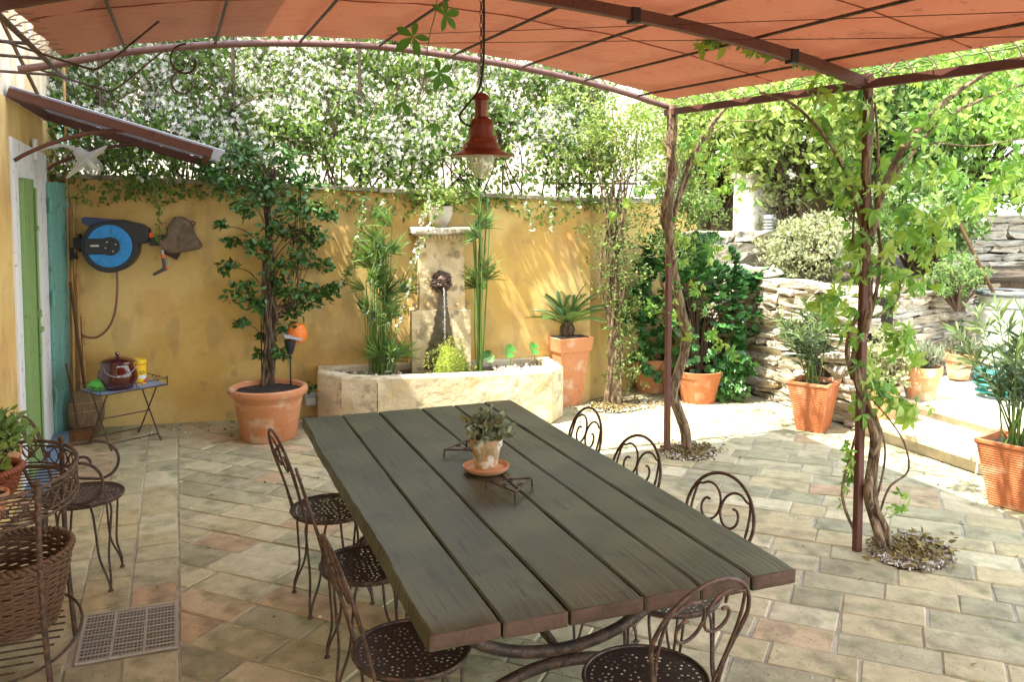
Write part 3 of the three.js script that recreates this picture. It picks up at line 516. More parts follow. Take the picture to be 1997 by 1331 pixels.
// ---------- pergola ----------
const ARCH = new THREE.CatmullRomCurve3([[-0.66, 2.70], [-0.25, 2.802], [0.27, 2.881], [0.76, 2.919], [1.25, 2.928], [1.81, 2.892], [2.37, 2.832], [2.97, 2.729], [3.42, 2.62]].map(p => V(p[0], p[1], 0)));
const archY = x => { let lo = 0, hi = 1; for (let i = 0; i < 22; i++) { const m = (lo + hi) / 2; if (ARCH.getPoint(m).x < x) lo = m; else hi = m; } return ARCH.getPoint(lo).y; };
const RIBS = [-0.26, 0.24, 0.745, 1.25, 1.75, 2.25, 2.72, 3.15];
const roofY = (x, z) => archY(x) - 0.022 * (z + 5.65);
{
  R = rngOf(31);
  const t = thing('pergola', 'rusty iron pergola with arched terracotta canvas roof on two posts', 'pergola', [1.4, 0, -3]);
  const L = (x, y, z) => V(x - 1.4, y, z + 3);
  { // canvas: lies on the ribs, sags a little between them
    const NX = 90, NZ = 40, pos = [], idx = [];
    for (let j = 0; j <= NZ; j++) for (let i = 0; i <= NX; i++) {
      const x = -0.6 + 3.96 * i / NX, z = 1.3 - 6.86 * j / NZ; let k = 0; const xs = [-0.6, ...RIBS, 3.36]; for (let q = 1; q < xs.length; q++) if (x <= xs[q] + 1e-6) { k = Math.sin(PI * (x - xs[q - 1]) / (xs[q] - xs[q - 1])); break; }
      const edge = j === NZ ? 0.02 * Math.abs(Math.sin(i * 0.9)) : 0, e2 = (i === 0 || i === NX) ? 0.015 * Math.sin(j * 2.1) : 0;
      const p = L(x + e2, roofY(x, z) + 0.014 - 0.013 * k + 0.006 * (n3(x * 3, z * 2, 1) - 0.5), z + edge); pos.push(p.x, p.y, p.z);
      if (i && j) { const a = (j - 1) * (NX + 1) + i - 1, b = a + NX + 1; idx.push(a, a + 1, b, a + 1, b + 1, b); }
    }
    const g = new THREE.BufferGeometry(); g.setAttribute('position', new THREE.BufferAttribute(new Float32Array(pos), 3)); g.setIndex(idx); g.computeVertexNormals();
    mesh('canvas_roof', g, M.canvas, t);
  }
  for (const z of [-4.35, -2.95, -1.45]) mesh('seam', tube(Array.from({ length: 28 }, (_, i) => { const x = -0.58 + 3.9 * i / 27; return L(x, roofY(x, z) - 0.0005 + 0.004 * Math.sin(i * 1.7), z + 0.01 * Math.sin(i)); }), 0.0035, 80, 5), M.canvas, t);
  for (const x of RIBS) mesh('rib', tube([1.3, -1, -3.3, -5.66].map(z => L(x, roofY(x, z) - 0.012, z)), 0.0085, 20, 6), M.iron, t);
  for (const z of [-5.66]) mesh('back_arch', tube(Array.from({ length: 24 }, (_, i) => { const x = -0.82 + 4.26 * i / 23; return L(x, (x < -0.6 ? archY(-0.6) + (x + 0.6) * 0.2 : archY(x)) - 0.02, z); }), 0.022, 70, 8), M.pipe, t);
  for (const z of [-3.67, -1.6]) { // flat arched beams
    const pos = [], idx = [], N = 40; for (let i = 0; i <= N; i++) { const x = -0.7 + 4.14 * i / N, y = roofY(Math.max(-0.6, Math.min(3.4, x)), z) - 0.024; for (const [dy, dz] of [[0, -0.022], [0, 0.022], [-0.055, 0.022], [-0.055, -0.022]]) { const p = L(x, y + dy, z + dz); pos.push(p.x, p.y, p.z); } if (i) for (let k = 0; k < 4; k++) { const a = (i - 1) * 4 + k, b = (i - 1) * 4 + (k + 1) % 4; idx.push(a, b, b + 4, a, b + 4, a + 4); } }
    const g = new THREE.BufferGeometry(); g.setAttribute('position', new THREE.BufferAttribute(new Float32Array(pos), 3)); g.setIndex(idx); mesh('arched_beam', toCreasedNormals(g, 0.5), M.rustPaint, t);
    for (const x of [2.02, 2.93]) mesh('clamp', box(0.05, 0.072, 0.06, x - 1.4, roofY(x, z) - 0.055, z + 3), M.black, t);
  }
  mesh('edge_pipe', rod(L(-0.64, roofY(-0.6, 1.3) - 0.02, 1.3), L(-0.64, archY(-0.6) - 0.03, -6.35), 0.014), M.ironPale, t);
  mesh('edge_beam', box(0.035, 0.045, 7.0, 3.41 - 1.4, 0, 0, 0.022, 0, 0).translate(0, roofY(3.4, -2.2) - 0.06, -2.2 + 3), M.rustPaint, t);
  for (const z of [-5.65, -3.67, -1.6]) mesh('post', box(0.04, 2.6, 0.04, 3.425 - 1.4, 1.28, z + 3, 0, 0, 0, 0.004), M.rustPaint, t);
  { // cord lacing along the edges
    const g = []; for (let i = 0; i < 46; i++) { const x = -0.5 + i * 0.084 + rr(-0.015, 0.015), y = archY(x); g.push(tube([L(x, y + 0.01, -5.54), L(x + 0.02, y + 0.012, -5.65), L(x + 0.035, y - 0.03, -5.69), L(x + 0.05, y - 0.04, -5.64)], 0.004, 8, 4)); }
    for (let i = 0; i < 38; i++) { const z = 1 - i * 0.175 + rr(-0.02, 0.02), y = roofY(-0.6, z); g.push(tube([L(-0.55, y + 0.012, z), L(-0.63, y + 0.005, z - 0.02), L(-0.66, y - 0.03, z - 0.03), L(-0.6, y - 0.03, z - 0.05)], 0.004, 8, 4)); }
    for (let i = 0; i < 44; i++) { const z = 1 - i * 0.15, y = roofY(3.36, z); g.push(tube([L(3.33, y + 0.012, z), L(3.40, y - 0.005, z - 0.02), L(3.44, y - 0.05, z - 0.03)], 0.004, 6, 4)); }
    mesh('lacing_cord', g, mat({ color: [0.42, 0.30, 0.24], roughness: 0.9 }), t);
  }
  for (const z of [-5.66, -4.6]) { // bent stays with scrolls under the left end
    const y = roofY(-0.5, z), a = [];
    for (let k = 0; k <= 22; k++) { const q = k / 22 * 1.6 * PI, r = 0.085 - 0.045 * k / 22; a.push(L(0.06 - r * Math.sin(q) * 1.0, y - 0.04 - 0.09 + r * Math.cos(q), z)); }
    mesh('scroll_stay', [tube([L(-0.80, y - 0.06, z), L(-0.36, y - 0.19, z), L(-0.345, y - 0.19, z), L(-0.31, y - 0.17, z), L(-0.06, y + 0.055, z)], 0.006, 40, 6), tube(a, 0.006, 50, 6)], M.iron, t);
  }
  for (const z of [-5.3, -4.75, -6.1]) mesh('wall_tie', rod(L(HX - 0.02, roofY(-0.6, z) - 0.03, z), L(-0.63, roofY(-0.6, z) - 0.04, z), 0.009), M.iron, t);
  mesh('wire', [rod(L(0.9, 2.86, -5.4), L(3.35, 2.58, -2.6), 0.0025, 4), rod(L(1.2, 2.9, -5.2), L(3.3, 2.56, -1.9), 0.0025, 4)], M.iron, t);
}
{ // pendant lamp
  const c = Dp(939, 303, 3.62), top = roofY(c.x, c.z), k = 1 / 470;
  const t = thing('pendant_lamp', 'copper red pendant lamp with clear glass hanging over the table', 'pendant lamp', c);
  mesh('cap', lathe([[0.001, 121 * k], [9 * k, 119 * k], [15 * k, 112 * k], [16 * k, 106 * k], [12.5 * k, 105 * k]], 32), M.copper, t);
  mesh('neck', lathe([[12.5 * k, 105 * k], [12.5 * k, 74 * k], [16 * k, 71 * k]], 32), M.copper, t);
  mesh('bell', lathe([[16 * k, 71 * k], [22 * k, 66 * k], [24 * k, 55 * k], [24 * k, 36 * k], [27 * k, 27 * k], [34 * k, 22 * k], [36 * k, 12 * k]], 40), M.copper, t);
  mesh('brim', lathe([[36 * k, 12 * k], [46 * k, 6 * k], [63 * k, 0], [63.5 * k, -2 * k], [60 * k, -1.5 * k], [26 * k, 4 * k]], 48), M.copper, t);
  mesh('clasps', [box(0.018, 0.02, 0.012, -0.071, 0.035, 0.02), box(0.018, 0.02, 0.012, 0.045, 0.07, 0.03), rod([-0.03, 0.08, 0.042], [-0.028, 0.25, 0.02], 0.0035)], M.copper, t);
  mesh('glass', lathe([[25 * k, 2 * k], [25 * k, -12 * k], [21 * k, -28 * k], [12 * k, -41 * k], [3 * k, -45 * k], [0.001, -45.5 * k]], 36), M.glass, t);
  mesh('bulb', lathe([[0.012, 0.0], [0.016, -0.03], [0.022, -0.05], [0.014, -0.072], [0.001, -0.076]], 18), M.frost, t);
  const h = top - c.y - 0.02; const lk = []; for (let y = 121 * k; y < h; y += 0.026) lk.push(place(new THREE.TorusGeometry(0.009, 0.0022, 5, 10).scale(0.7, 1.5, 1), 0, y + 0.012, 0, 0, lk.length % 2 ? PI / 2 : 0));
  mesh('chain', lk, M.iron, t);
  mesh('cable', tube([[0.004, h, 0.012], [0.008, h * 0.7, 0.012], [0.0, 0.33, 0.014], [-0.02, 0.26, 0.014], [-0.075, 0.19, 0.012], [-0.098, 0.155, 0.01], [-0.075, 0.125, 0.01], [-0.045, 0.118, 0.01]], 0.005, 50, 7), M.black, t);
}

// ---------- table ----------
{
  R = rngOf(41);
  const X0 = 0.592, X1 = 1.782, Z0 = -4.665, Z1 = -2.165;
  const t = thing('dining_table', 'long dark plank table on curved iron legs', 'table', [(X0 + X1) / 2, 0, (Z0 + Z1) / 2]);
  const cuts = [X0, ...[[980, 1211], [1110, 1190], [1257, 1168], [1367, 1150], [1465, 1131]].map(([u, v]) => Zp(u, v, Z1).x), X1];
  const NL = 46, len = Z1 - Z0;
  for (let i = 0; i < 6; i++) {
    const w = cuts[i + 1] - cuts[i] - 0.0055, th = 0.05, lenI = len - rr(0, 0.012), pos = [], idx = [], b = 0.006, x0 = (cuts[i] + cuts[i + 1]) / 2 - (X0 + X1) / 2, dy = rr(-0.002, 0.002), sd = R() * 50;
    const prof = [[-w / 2 + b, th], [-w / 6, th], [w / 6, th], [w / 2 - b, th], [w / 2, th - b], [w / 2, 0], [-w / 2, 0], [-w / 2, th - b]];
    for (let k = 0; k <= NL; k++) for (let q = 0; q < 8; q++) {
      const z = -lenI / 2 + lenI * k / NL, end = k === 0 || k === NL ? 0.004 : 0; let [x, y] = prof[q];
      const nL = (n3(z * 5, sd, 1) - 0.5) * 0.010 + (n3(z * 18, sd, 2) - 0.5) * 0.005, chip = i === 0 && x < -w / 4 ? (n3(z * 3.1, 3, 5) - 0.4) * 0.024 + (n3(z * 31, 3, 9) - 0.5) * 0.009 : 0;
      if (x < -w / 4) x += nL * 0.4 + chip * (y > th * 0.7 ? 1 : 0.3); if (x > w / 4) x += (n3(z * 5, sd, 7) - 0.5) * 0.005;
      if (y > th / 2) y += (n3(x * 9 + sd, z * 3, 4) - 0.5) * 0.003 - end - Math.max(0, chip) * 0.25; pos.push(x, y, z + (end ? (k ? 1 : -1) * (n3(x * 30, sd, k) - 0.5) * 0.006 : 0));
    }
    for (let k = 0; k < NL; k++) for (let q = 0; q < 8; q++) { const a = k * 8 + q, c = k * 8 + (q + 1) % 8; idx.push(a, c, a + 8, c, c + 8, a + 8); }
    for (let q = 1; q < 7; q++) { idx.push(0, q + 1, q); const o = NL * 8; idx.push(o, o + q, o + q + 1); }
    const g = new THREE.BufferGeometry(); g.setAttribute('position', new THREE.BufferAttribute(new Float32Array(pos), 3)); g.setIndex(idx);
    const p = mesh('plank', toCreasedNormals(g, 0.6), M.wood, t); p.position.set(x0, 0.71 + dy, 0);
    const e = mesh('end_grain', lumps(new THREE.BoxGeometry(w - 0.006, th - 0.008, 0.008, 10, 3, 1), 0.0018, 40, i + 2), M.endgrain, p, 'reddish sawn plank end'); e.position.set(0, th / 2 - 0.001, lenI / 2 + 0.0005);
  }
  for (const s of [-1, 1]) {
    const z = s * 0.80; const U = [], N = [];
    for (let k = 0; k <= 16; k++) { const a = k / 16 * PI; U.push([-Math.cos(a) * 0.46, 0.70 - Math.sin(a) * 0.31, z]); N.push([-Math.cos(a) * 0.46, 0.012 + Math.sin(a) * 0.335, z]); }
    mesh('curved_support', tube(U, 0.021, 48, 10), M.iron, t); mesh('curved_leg', tube(N, 0.021, 48, 10), M.iron, t);
    mesh('top_bar', box(1.02, 0.012, 0.05, 0, 0.704, z), M.iron, t);
    mesh('brace', rod([-0.2, 0.70, z - s * 0.36], [0, 0.37, z], 0.012), M.iron, t);
    for (const q of [-1, 1]) mesh('foot', box(0.07, 0.008, 0.07, q * 0.46, 0.004, z), M.iron, t);
  }
  mesh('stretcher', rod([0, 0.37, -0.8], [0, 0.37, 0.8], 0.014), M.iron, t);
}
// ---------- chairs ----------
function chairProto(arms) {
  const t = thing('garden_chair', 'x', 'chair');  // faces +z; back at -z
  const r = 0.19, H = 0.445;
  { const g = new THREE.CircleGeometry(r, 44); g.rotateX(-PI / 2); const p = g.attributes.position; for (let i = 0; i < p.count; i++) { const q = Math.hypot(p.getX(i), p.getZ(i)) / r; p.setY(i, H - 0.006 + 0.006 * q * q); } g.computeVertexNormals(); const m = new THREE.Mesh(g, M.seat); m.name = 'seat'; m.castShadow = m.receiveShadow = true; t.add(m);
    const ring = place(new THREE.TorusGeometry(r, 0.0065, 6, 44), 0, H, 0, PI / 2); mesh('seat_rim', [ring, place(new THREE.CylinderGeometry(r, r * 0.985, 0.018, 40, 1, true), 0, H - 0.008, 0)], M.iron, m); }
  for (const a of [PI / 4, 3 * PI / 4, -PI / 4, -3 * PI / 4]) {
    const c = Math.cos(a), s = Math.sin(a), P = (q, y, o) => [c * q - s * o, y, s * q + c * o], w = 0.05;
    mesh('leg', [tube([P(0.13, H - 0.012, w), P(0.155, H - 0.05, w), P(0.16, 0.30, w * 0.8), P(0.165, 0.16, w * 0.5), P(0.205, 0.05, 0.006), P(0.21, 0.008, 0.0)], 0.0058, 22, 6), tube([P(0.13, H - 0.012, -w), P(0.155, H - 0.05, -w), P(0.16, 0.30, -w * 0.8), P(0.165, 0.16, -w * 0.5), P(0.205, 0.05, -0.006), P(0.21, 0.008, 0.0)], 0.0058, 22, 6), place(new THREE.CylinderGeometry(0.011, 0.013, 0.008, 10), ...P(0.21, 0.004, 0)), tube([P(0.13, H - 0.014, w), P(0.06, H - 0.02, 0), P(0.13, H - 0.014, -w)], 0.005, 10, 5)], M.iron, t);
  }
  const bz = q => -0.155 - 0.13 * q; // back leans
  const B = (x, y) => [x, y, bz(Math.max(0, (y - H) / 0.44))], top = 0.85;
  const hoop = (w, y1, x0) => { const pts = []; for (let k = 0; k <= 18; k++) { const a = k / 18 * PI, yy = y1 - 0.16 + Math.sin(a) * 0.16; pts.push(B(-Math.cos(a) * w, yy)); } return [B(-x0, H - 0.02), B(-x0 - 0.01, H + 0.1), ...pts, B(x0 + 0.01, H + 0.1), B(x0, H - 0.02)]; };
  mesh('back_hoop', tube(hoop(0.19, top, 0.135), 0.0066, 70, 7), M.ironPale, t);
  const spir = (cx, cy, r0, r1, a0, turns, dir) => { const p = []; for (let k = 0; k <= 26; k++) { const q = k / 26, a = a0 + dir * q * turns * 2 * PI, rad = r0 + (r1 - r0) * q; p.push(B(cx + Math.cos(a) * rad, cy + Math.sin(a) * rad)); } return p; };
  for (const s of [-1, 1]) mesh('back_scroll', tube([B(s * 0.11, H - 0.005), B(s * 0.142, H + 0.12), B(s * 0.158, H + 0.21), B(s * 0.159, H + 0.28), B(s * 0.146, H + 0.335), ...spir(s * 0.068, H + 0.275, 0.086, 0.02, s > 0 ? PI * 0.27 : PI * 0.73, 1.12, s)], 0.0052, 80, 6), M.ironPale, t);
  if (arms) for (const s of [-1, 1]) { const p = []; for (let k = 0; k <= 20; k++) { const q = k / 20, a = PI * 0.62 - q * PI * 1.2, rad = 0.10; p.push([s * 0.20, H + 0.115 + Math.sin(a) * rad, 0.03 + Math.cos(a) * rad * 1.05]); } const sp = []; for (let k = 0; k <= 14; k++) { const a = -PI * 0.58 - k / 14 * PI * 1.35, rad = 0.075 - 0.045 * k / 14; sp.push([s * 0.20, H + 0.09 + Math.sin(a) * rad, -0.03 + Math.cos(a) * rad]); } mesh('arm', tube([[s * 0.17, H + 0.21, -0.2], ...p, ...sp.slice(1)], 0.0075, 90, 6), M.iron, t); }
  return t;
}
{
  const c0 = chairProto(false), left = 'chairs along the house side of the table', right = 'chairs along the vine side of the table';
  const put = (x, z, turn, label, group, first) => { if (first) { c0.position.set(x, 0, z); c0.rotation.y = turn; c0.userData.label = label; if (group) c0.userData.group = group; return c0; } const c = copyOf(c0, [x, 0, z], turn, label); delete c.userData.group; if (group) c.userData.group = group; return c; };
  put(0.685, -2.70, PI / 2 + 0.05, 'wire back iron chair at the house side, nearest the lone end chair', left, true);
  put(0.69, -3.42, PI / 2 - 0.03, 'wire back iron chair at the house side, the middle one of three', left);
  put(0.66, -4.12, PI / 2 + 0.12, 'wire back iron chair at the house side, closest to the terracotta pot', left);
  put(1.69, -2.76, -PI / 2 + 0.10, 'scrolled iron chair at the vine side, its shadow falling on the paving', right);
  put(1.66, -3.37, -PI / 2 + 0.05, 'scrolled iron chair at the vine side, the middle one of three', right);
  put(1.68, -3.96, -PI / 2 - 0.05, 'scrolled iron chair at the vine side, closest to the fountain', right);
  put(1.31, -2.27, PI + 0.22, 'lone iron chair at the table end, its seat half under the planks');
  const a = chairProto(true); a.position.set(-0.47, 0, -4.75); a.rotation.y = PI / 2 - 0.12; a.userData.label = 'iron armchair with curled arms beside the plant stand'; a.name = 'garden_armchair';
}
{ // succulent on the table
  R = rngOf(51); const c = G(948, 919, 0.762);
  const t = thing('potted_succulent', 'grey leaved succulent in an old terracotta pot with whitish crust', 'potted plant', [c.x, 0.782, c.z]);
  mesh('pot', lathe([[0.001, 0.0], [0.047, 0.0], [0.063, 0.088], [0.068, 0.09], [0.072, 0.128], [0.066, 0.128], [0.06, 0.10], [0.001, 0.10]], 36), M.oldpot, t);
  mesh('soil', place(new THREE.CylinderGeometry(0.062, 0.06, 0.01, 24), 0, 0.108, 0), M.soil, t);
  const st = [], it = []; for (let i = 0; i < 46; i++) { const d = rdir(0.55); d.y = Math.abs(d.y) * 0.9 + 0.05; d.normalize(); const l = rr(0.07, 0.13), b = V(gauss() * 0.03, 0.115, gauss() * 0.03), e = b.clone().addScaledVector(d, l).add(V(0, d.y < 0.3 ? -0.03 : 0, 0)); st.push(tube([b, b.clone().lerp(e, 0.5).add(V(0, 0.015, 0)), e], 0.0022, 6, 4)); for (let q = 0; q < 19; q++) { const p = b.clone().lerp(e, rr(0.2, 1)); it.push(leafOf(p, 'sage', 0.034, 0.2, d.clone().multiplyScalar(0.6).add(rdir(0)).normalize())); } }
  mesh('stems', st, M.twig, t); inst('leaves', leafGeo(1, 0.62, 0.35, 0.1, 3), M.leafDull, it, t);
  const s = thing('pot_saucer', 'pale terracotta saucer under the succulent pot', 'saucer', [c.x, 0.762, c.z]);
  mesh('dish', lathe([[0.001, 0.0], [0.075, 0.0], [0.093, 0.012], [0.1, 0.026], [0.095, 0.027], [0.085, 0.012], [0.07, 0.0185], [0.001, 0.0185]].map(p => p), 44), M.terraPale, s);
  // star trivets
  const tr = (u, v, turn, label) => { const p = G(u, v, 0.775), k = thing('trivet', label, 'trivet', [p.x, 0.762, p.z], turn); for (let q = 0; q < 3; q++) { const a = q / 3 * 2 * PI, b = (q + 1) / 3 * 2 * PI, r = 0.105, A = V(Math.cos(a) * r, 0.033, Math.sin(a) * r), Bq = V(Math.cos(b) * r, 0.033, Math.sin(b) * r); mesh('bar', rod(A, Bq, 0.0042, 6), M.iron, k); mesh('leg', rod(A, V(A.x * 1.02, 0.0, A.z * 1.02), 0.0045, 6), M.iron, k); const m = A.clone().lerp(Bq, 0.5).multiplyScalar(0.75).setY(0.033); mesh('ring', place(new THREE.TorusGeometry(0.013, 0.0032, 6, 16), m.x, m.y, m.z, PI / 2), M.iron, k); } };
  tr(997, 953, 0.3, 'rusty iron trivet lying on its own on the planks'); tr(908, 880, 1.2, 'iron trivet half hidden behind the succulent pot');
}

// ---------- fountain ----------
const WTHING = (name, label, cat, s, y, o, group) => thing(name, label, cat, WP(s, y, o), WTURN, group);
const FO = 2.85; // fountain axis along the wall
{
  R = rngOf(61);
  const t = WTHING('fountain', 'old limestone wall fountain with trough and lion head spout', 'fountain', FO, 0, 0);
  const P = [[1.76, 0.004], [1.76, 0.30], [1.96, 0.57], [2.24, 0.70], [3.72, 0.715], [3.88, 0.50], [3.88, 0.004]].map(([s, o]) => [s - FO, o]);
  const I = [[1.90, 0.06], [1.90, 0.27], [2.05, 0.47], [2.28, 0.56], [3.66, 0.575], [3.75, 0.44], [3.75, 0.06]].map(([s, o]) => [s - FO, o]);
  const sh = new THREE.Shape(P.map(p => new THREE.Vector2(p[0], -p[1]))); sh.holes.push(new THREE.Path(I.map(p => new THREE.Vector2(p[0], -p[1]))));
  const ex = new THREE.ExtrudeGeometry(sh, { depth: 0.42, bevelSize: 0.018, bevelThickness: 0.018, bevelSegments: 3, bevelOffset: -0.018 }); ex.rotateX(-PI / 2); ex.translate(0, 0.018, 0);
  mesh('trough', ex, M.paleLime, t);
  mesh('trough_floor', slab(I, 0.0, 0.2, 0.01), M.limestone, t);
  const wt = slab(I.map(p => [p[0] * 1.006, p[1] * 1.012 + 0.001]), 0.21, 0.395, 0.002); const w = mesh('water', wt, M.water, t);
  mesh('joint_line', box(0.004, 0.40, 0.004, 2.245 - FO, 0.22, 0.703, 0, 0, 0, 0), M.soil, t);
  // pillar
  const sp = (pts, d) => { const s = new THREE.Shape(pts.map(p => new THREE.Vector2(...p))); return new THREE.ExtrudeGeometry(s, { depth: d - 0.012, bevelSize: 0.006, bevelThickness: 0.006, bevelSegments: 1 }); };
  mesh('plinth', sp([[-0.27, 0.2], [0.25, 0.2], [0.25, 0.66], [0.25, 0.93], [0.21, 0.94], [-0.21, 0.94], [-0.27, 0.93]], 0.22), M.limestone, t);
  mesh('shaft', sp([[-0.2, 0.945], [0.2, 0.945], [0.195, 1.22], [-0.195, 1.22]], 0.20), M.limestone, t);
  mesh('shaft', sp([[-0.195, 1.226], [0.195, 1.226], [0.195, 1.55], [-0.195, 1.55]], 0.198), M.limestone, t);
  for (const s of [-1, 1]) { const a = []; for (let k = 0; k <= 20; k++) { const q = k / 20 * 2.4 * PI, r = 0.034 - 0.024 * k / 20; a.push([s * 0.222 + s * r * Math.cos(q), 0.975 + r * Math.sin(q), 0.13]); } mesh('scroll', tube(a, 0.011, 40, 6), M.limestone, t); mesh('rosette', ball(0.022, s * 0.13, 0.99, 0.20, 10, 6), M.limestone, t); }
  mesh('frieze', box(0.44, 0.06, 0.225, 0, 1.583, 0.1125), M.limestone, t);
  for (let k = 0; k < 13; k++) mesh('carved_dart', place(new THREE.ConeGeometry(0.016, 0.048, 6), -0.205 + k * 0.034, 1.585, 0.228, PI, 0, 0), M.limestone, t);
  mesh('cornice', lumps(new THREE.BoxGeometry(0.54, 0.065, 0.30, 14, 3, 8), 0.006, 14, 3).translate(0, 1.648, 0.15), M.stone2, t);
  { // lion head
    const m = new THREE.Group(); m.name = 'lion_mask'; m.userData.label = 'dark bronze lion head spout'; t.add(m); m.position.set(-0.008, 1.195, 0.20);
    const mane = [place(new THREE.CylinderGeometry(0.085, 0.092, 0.022, 24).scale(1, 1, 1.08), 0, 0, 0.011, PI / 2)]; for (let k = 0; k < 60; k++) { const a = R() * 2 * PI, q = rr(0.045, 0.082); mane.push(place(new THREE.SphereGeometry(0.013, 7, 5).scale(0.8, rr(1.4, 2.6), 0.9), Math.cos(a) * q, Math.sin(a) * q * 1.1, 0.044 - q * 0.28, 0, 0, a - PI / 2 + gauss() * 0.5)); }
    mesh('mane', mane, M.bronze, m);
    const sp2 = (r, sx, sy, sz, x, y, z) => new THREE.SphereGeometry(r, 14, 10).scale(sx, sy, sz).translate(x, y, z);
    mesh('face', [sp2(0.05, 0.95, 1.2, 0.8, 0, 0.004, 0.032), sp2(0.027, 1.2, 0.85, 1, 0, -0.026, 0.064), sp2(0.011, 1.1, 2.6, 0.9, 0, 0.012, 0.07), sp2(0.015, 1.2, 0.7, 0.8, 0, -0.006, 0.083), ...[-1, 1].flatMap(q => [sp2(0.012, 1.3, 0.7, 0.8, q * 0.023, 0.012, 0.062), sp2(0.016, 1.4, 0.55, 0.9, q * 0.024, 0.03, 0.058), sp2(0.02, 1, 1, 0.8, q * 0.03, -0.022, 0.054), sp2(0.018, 0.9, 1.1, 0.6, q * 0.05, 0.06, 0.026), sp2(0.014, 1.1, 0.7, 1, q * 0.012, -0.024, 0.084)]), sp2(0.018, 1, 0.6, 1, 0, -0.056, 0.058)], M.bronze, m);
    mesh('spout', rod([0, -0.038, 0.05], [0, -0.044, 0.098], 0.008), M.black, m);
  }
  const drops = [tube([[0.0, 1.152, 0.29], [0.002, 1.12, 0.315], [0.003, 1.0, 0.333], [0.004, 0.86, 0.341], [0.004, 0.62, 0.348]], [0.007, 0.004], 40, 8)]; for (let k = 0; k < 46; k++) drops.push(ball(rr(0.002, 0.006), gauss() * 0.012, rr(0.62, 1.0), 0.345 + gauss() * 0.012, 6, 5)); for (let k = 0; k < 40; k++) drops.push(ball(rr(0.002, 0.004), gauss() * 0.06, 0.6 + Math.abs(gauss()) * 0.08, 0.36 + gauss() * 0.05, 6, 5));
  const st = mesh('water_stream', drops, M.stream, t); st.userData.kind = 'stuff';
  { // damp stain on the stone: a thin film of algae with its own outline
    const half = y => y > 0.95 ? 0.045 + 0.02 * (1.12 - y) : 0.05 + 0.13 * Math.pow((0.95 - y) / 0.53, 1.1), o = []; for (let k = 0; k <= 46; k++) { const y = 1.12 - k / 46 * 0.7; o.push(new THREE.Vector2(half(y) * (0.72 + 0.35 * n3(y * 9, 1, 3)) + 0.02 * (n3(y * 60, 4, 4) - 0.5), y)); } for (let k = 46; k >= 0; k--) { const y = 1.12 - k / 46 * 0.7; o.push(new THREE.Vector2(-half(y) * (0.72 + 0.35 * n3(y * 9, 7, 9)) - 0.02 * (n3(y * 60, 8, 2) - 0.5), y)); } const s = new THREE.Shape(o);
    mesh('algae_film', new THREE.ExtrudeGeometry(s, { depth: 0.002, bevelEnabled: false }).translate(0, 0, 0.221), mat({ color: [0.085, 0.07, 0.04], map: T.tile, roughness: 0.25 }, 0.3), t);
  }
  const rk = WTHING('mossy_rock', 'rock covered in yellow green moss under the spout', 'rock', FO + 0.04, 0.2, 0.40);
  mesh('boulder', lumps(new THREE.IcosahedronGeometry(0.135, 4).scale(1.05, 1.45, 0.9), 0.05, 9, 5).translate(0, 0.24, 0), M.moss, rk);
  const it = []; for (let k = 0; k < 2600; k++) { const d = rdir(0.15); if (d.z < -0.3 && R() < 0.7) continue; const q = n3(d.x * 4 + 2, d.y * 4, d.z * 4), bl = 1 + (n3(d.x * 2.2 + 9, d.y * 2.2, d.z * 2.2) - 0.5) * 0.7 + (n3(d.x * 6 + 3, d.y * 6, d.z * 6) - 0.5) * 0.4; it.push({ p: V(d.x * 0.17 * bl, 0.24 + d.y * 0.235 * bl, d.z * 0.145 * bl), d: d.clone().add(rdir().multiplyScalar(0.6)).normalize(), s: rr(0.012, 0.026), c: tone([0.10, 0.15, 0.02], [0.52, 0.52, 0.08], q * R() * 1.8) }); }
  inst('moss', LEAF.small, M.leaf, it, rk);
  // pebbles and shells along the rim, under and above the water line
  const pb = WTHING('pebbles', 'heap of small pebbles and shells in the trough', 'pebbles', FO, 0.3, 0.3); pb.userData = { kind: 'stuff', label: 'heap of small pebbles and shells in the trough', category: 'pebbles' };
  const pi = []; for (let k = 0; k < 700; k++) { const left = k < 330; const s = left ? -0.92 + Math.pow(R(), 1.3) * 0.55 : 0.45 + R() * 0.42, o = rr(left ? -0.2 : -0.18, 0.24) - (left && s < -0.8 ? 0.1 : 0); pi.push({ p: V(s, 0.085 + R() * 0.03, o), d: rdir(), s: rr(0.008, 0.02), c: tone([0.22, 0.17, 0.12], [0.75, 0.68, 0.56]) }); }
  inst('pebble', new THREE.IcosahedronGeometry(1, 1).scale(1, 0.6, 0.8), M.pebble, pi, pb);
  for (let k = 0; k < 3; k++) { const b = WTHING('water_stone', 'rounded tan stone on the trough rim', 'stone', 3.66 + k * 0.055, 0.39, 0.42 + (k - 1) * 0.05, 'stones on the trough rim'); const m = mesh('stone', lumps(new THREE.IcosahedronGeometry(0.04 + k * 0.004, 2).scale(1.2, 0.7, 1), 0.006, 20, k + 1).translate(0, 0.03, 0), M.stone, b); }
  // goldfish
  const fish = (s, o, turn, i) => { const f = WTHING('goldfish', 'orange goldfish swimming in the trough', 'goldfish', s, 0.382, o, 'goldfish in the trough'); f.rotation.y += turn; const om = M.orange; mesh('body', new THREE.SphereGeometry(0.014, 12, 8).scale(2.6, 0.8, 1).translate(0, 0, 0), om, f); mesh('tail', place(leafGeo(0.03, 0.025, 0, 0.1, 2), -0.03, 0, 0, 0, 0, PI / 2), om, f); };
  fish(2.97, 0.52, 0.3, 0); fish(3.07, 0.50, -0.4, 1); fish(3.18, 0.49, 2.6, 2);
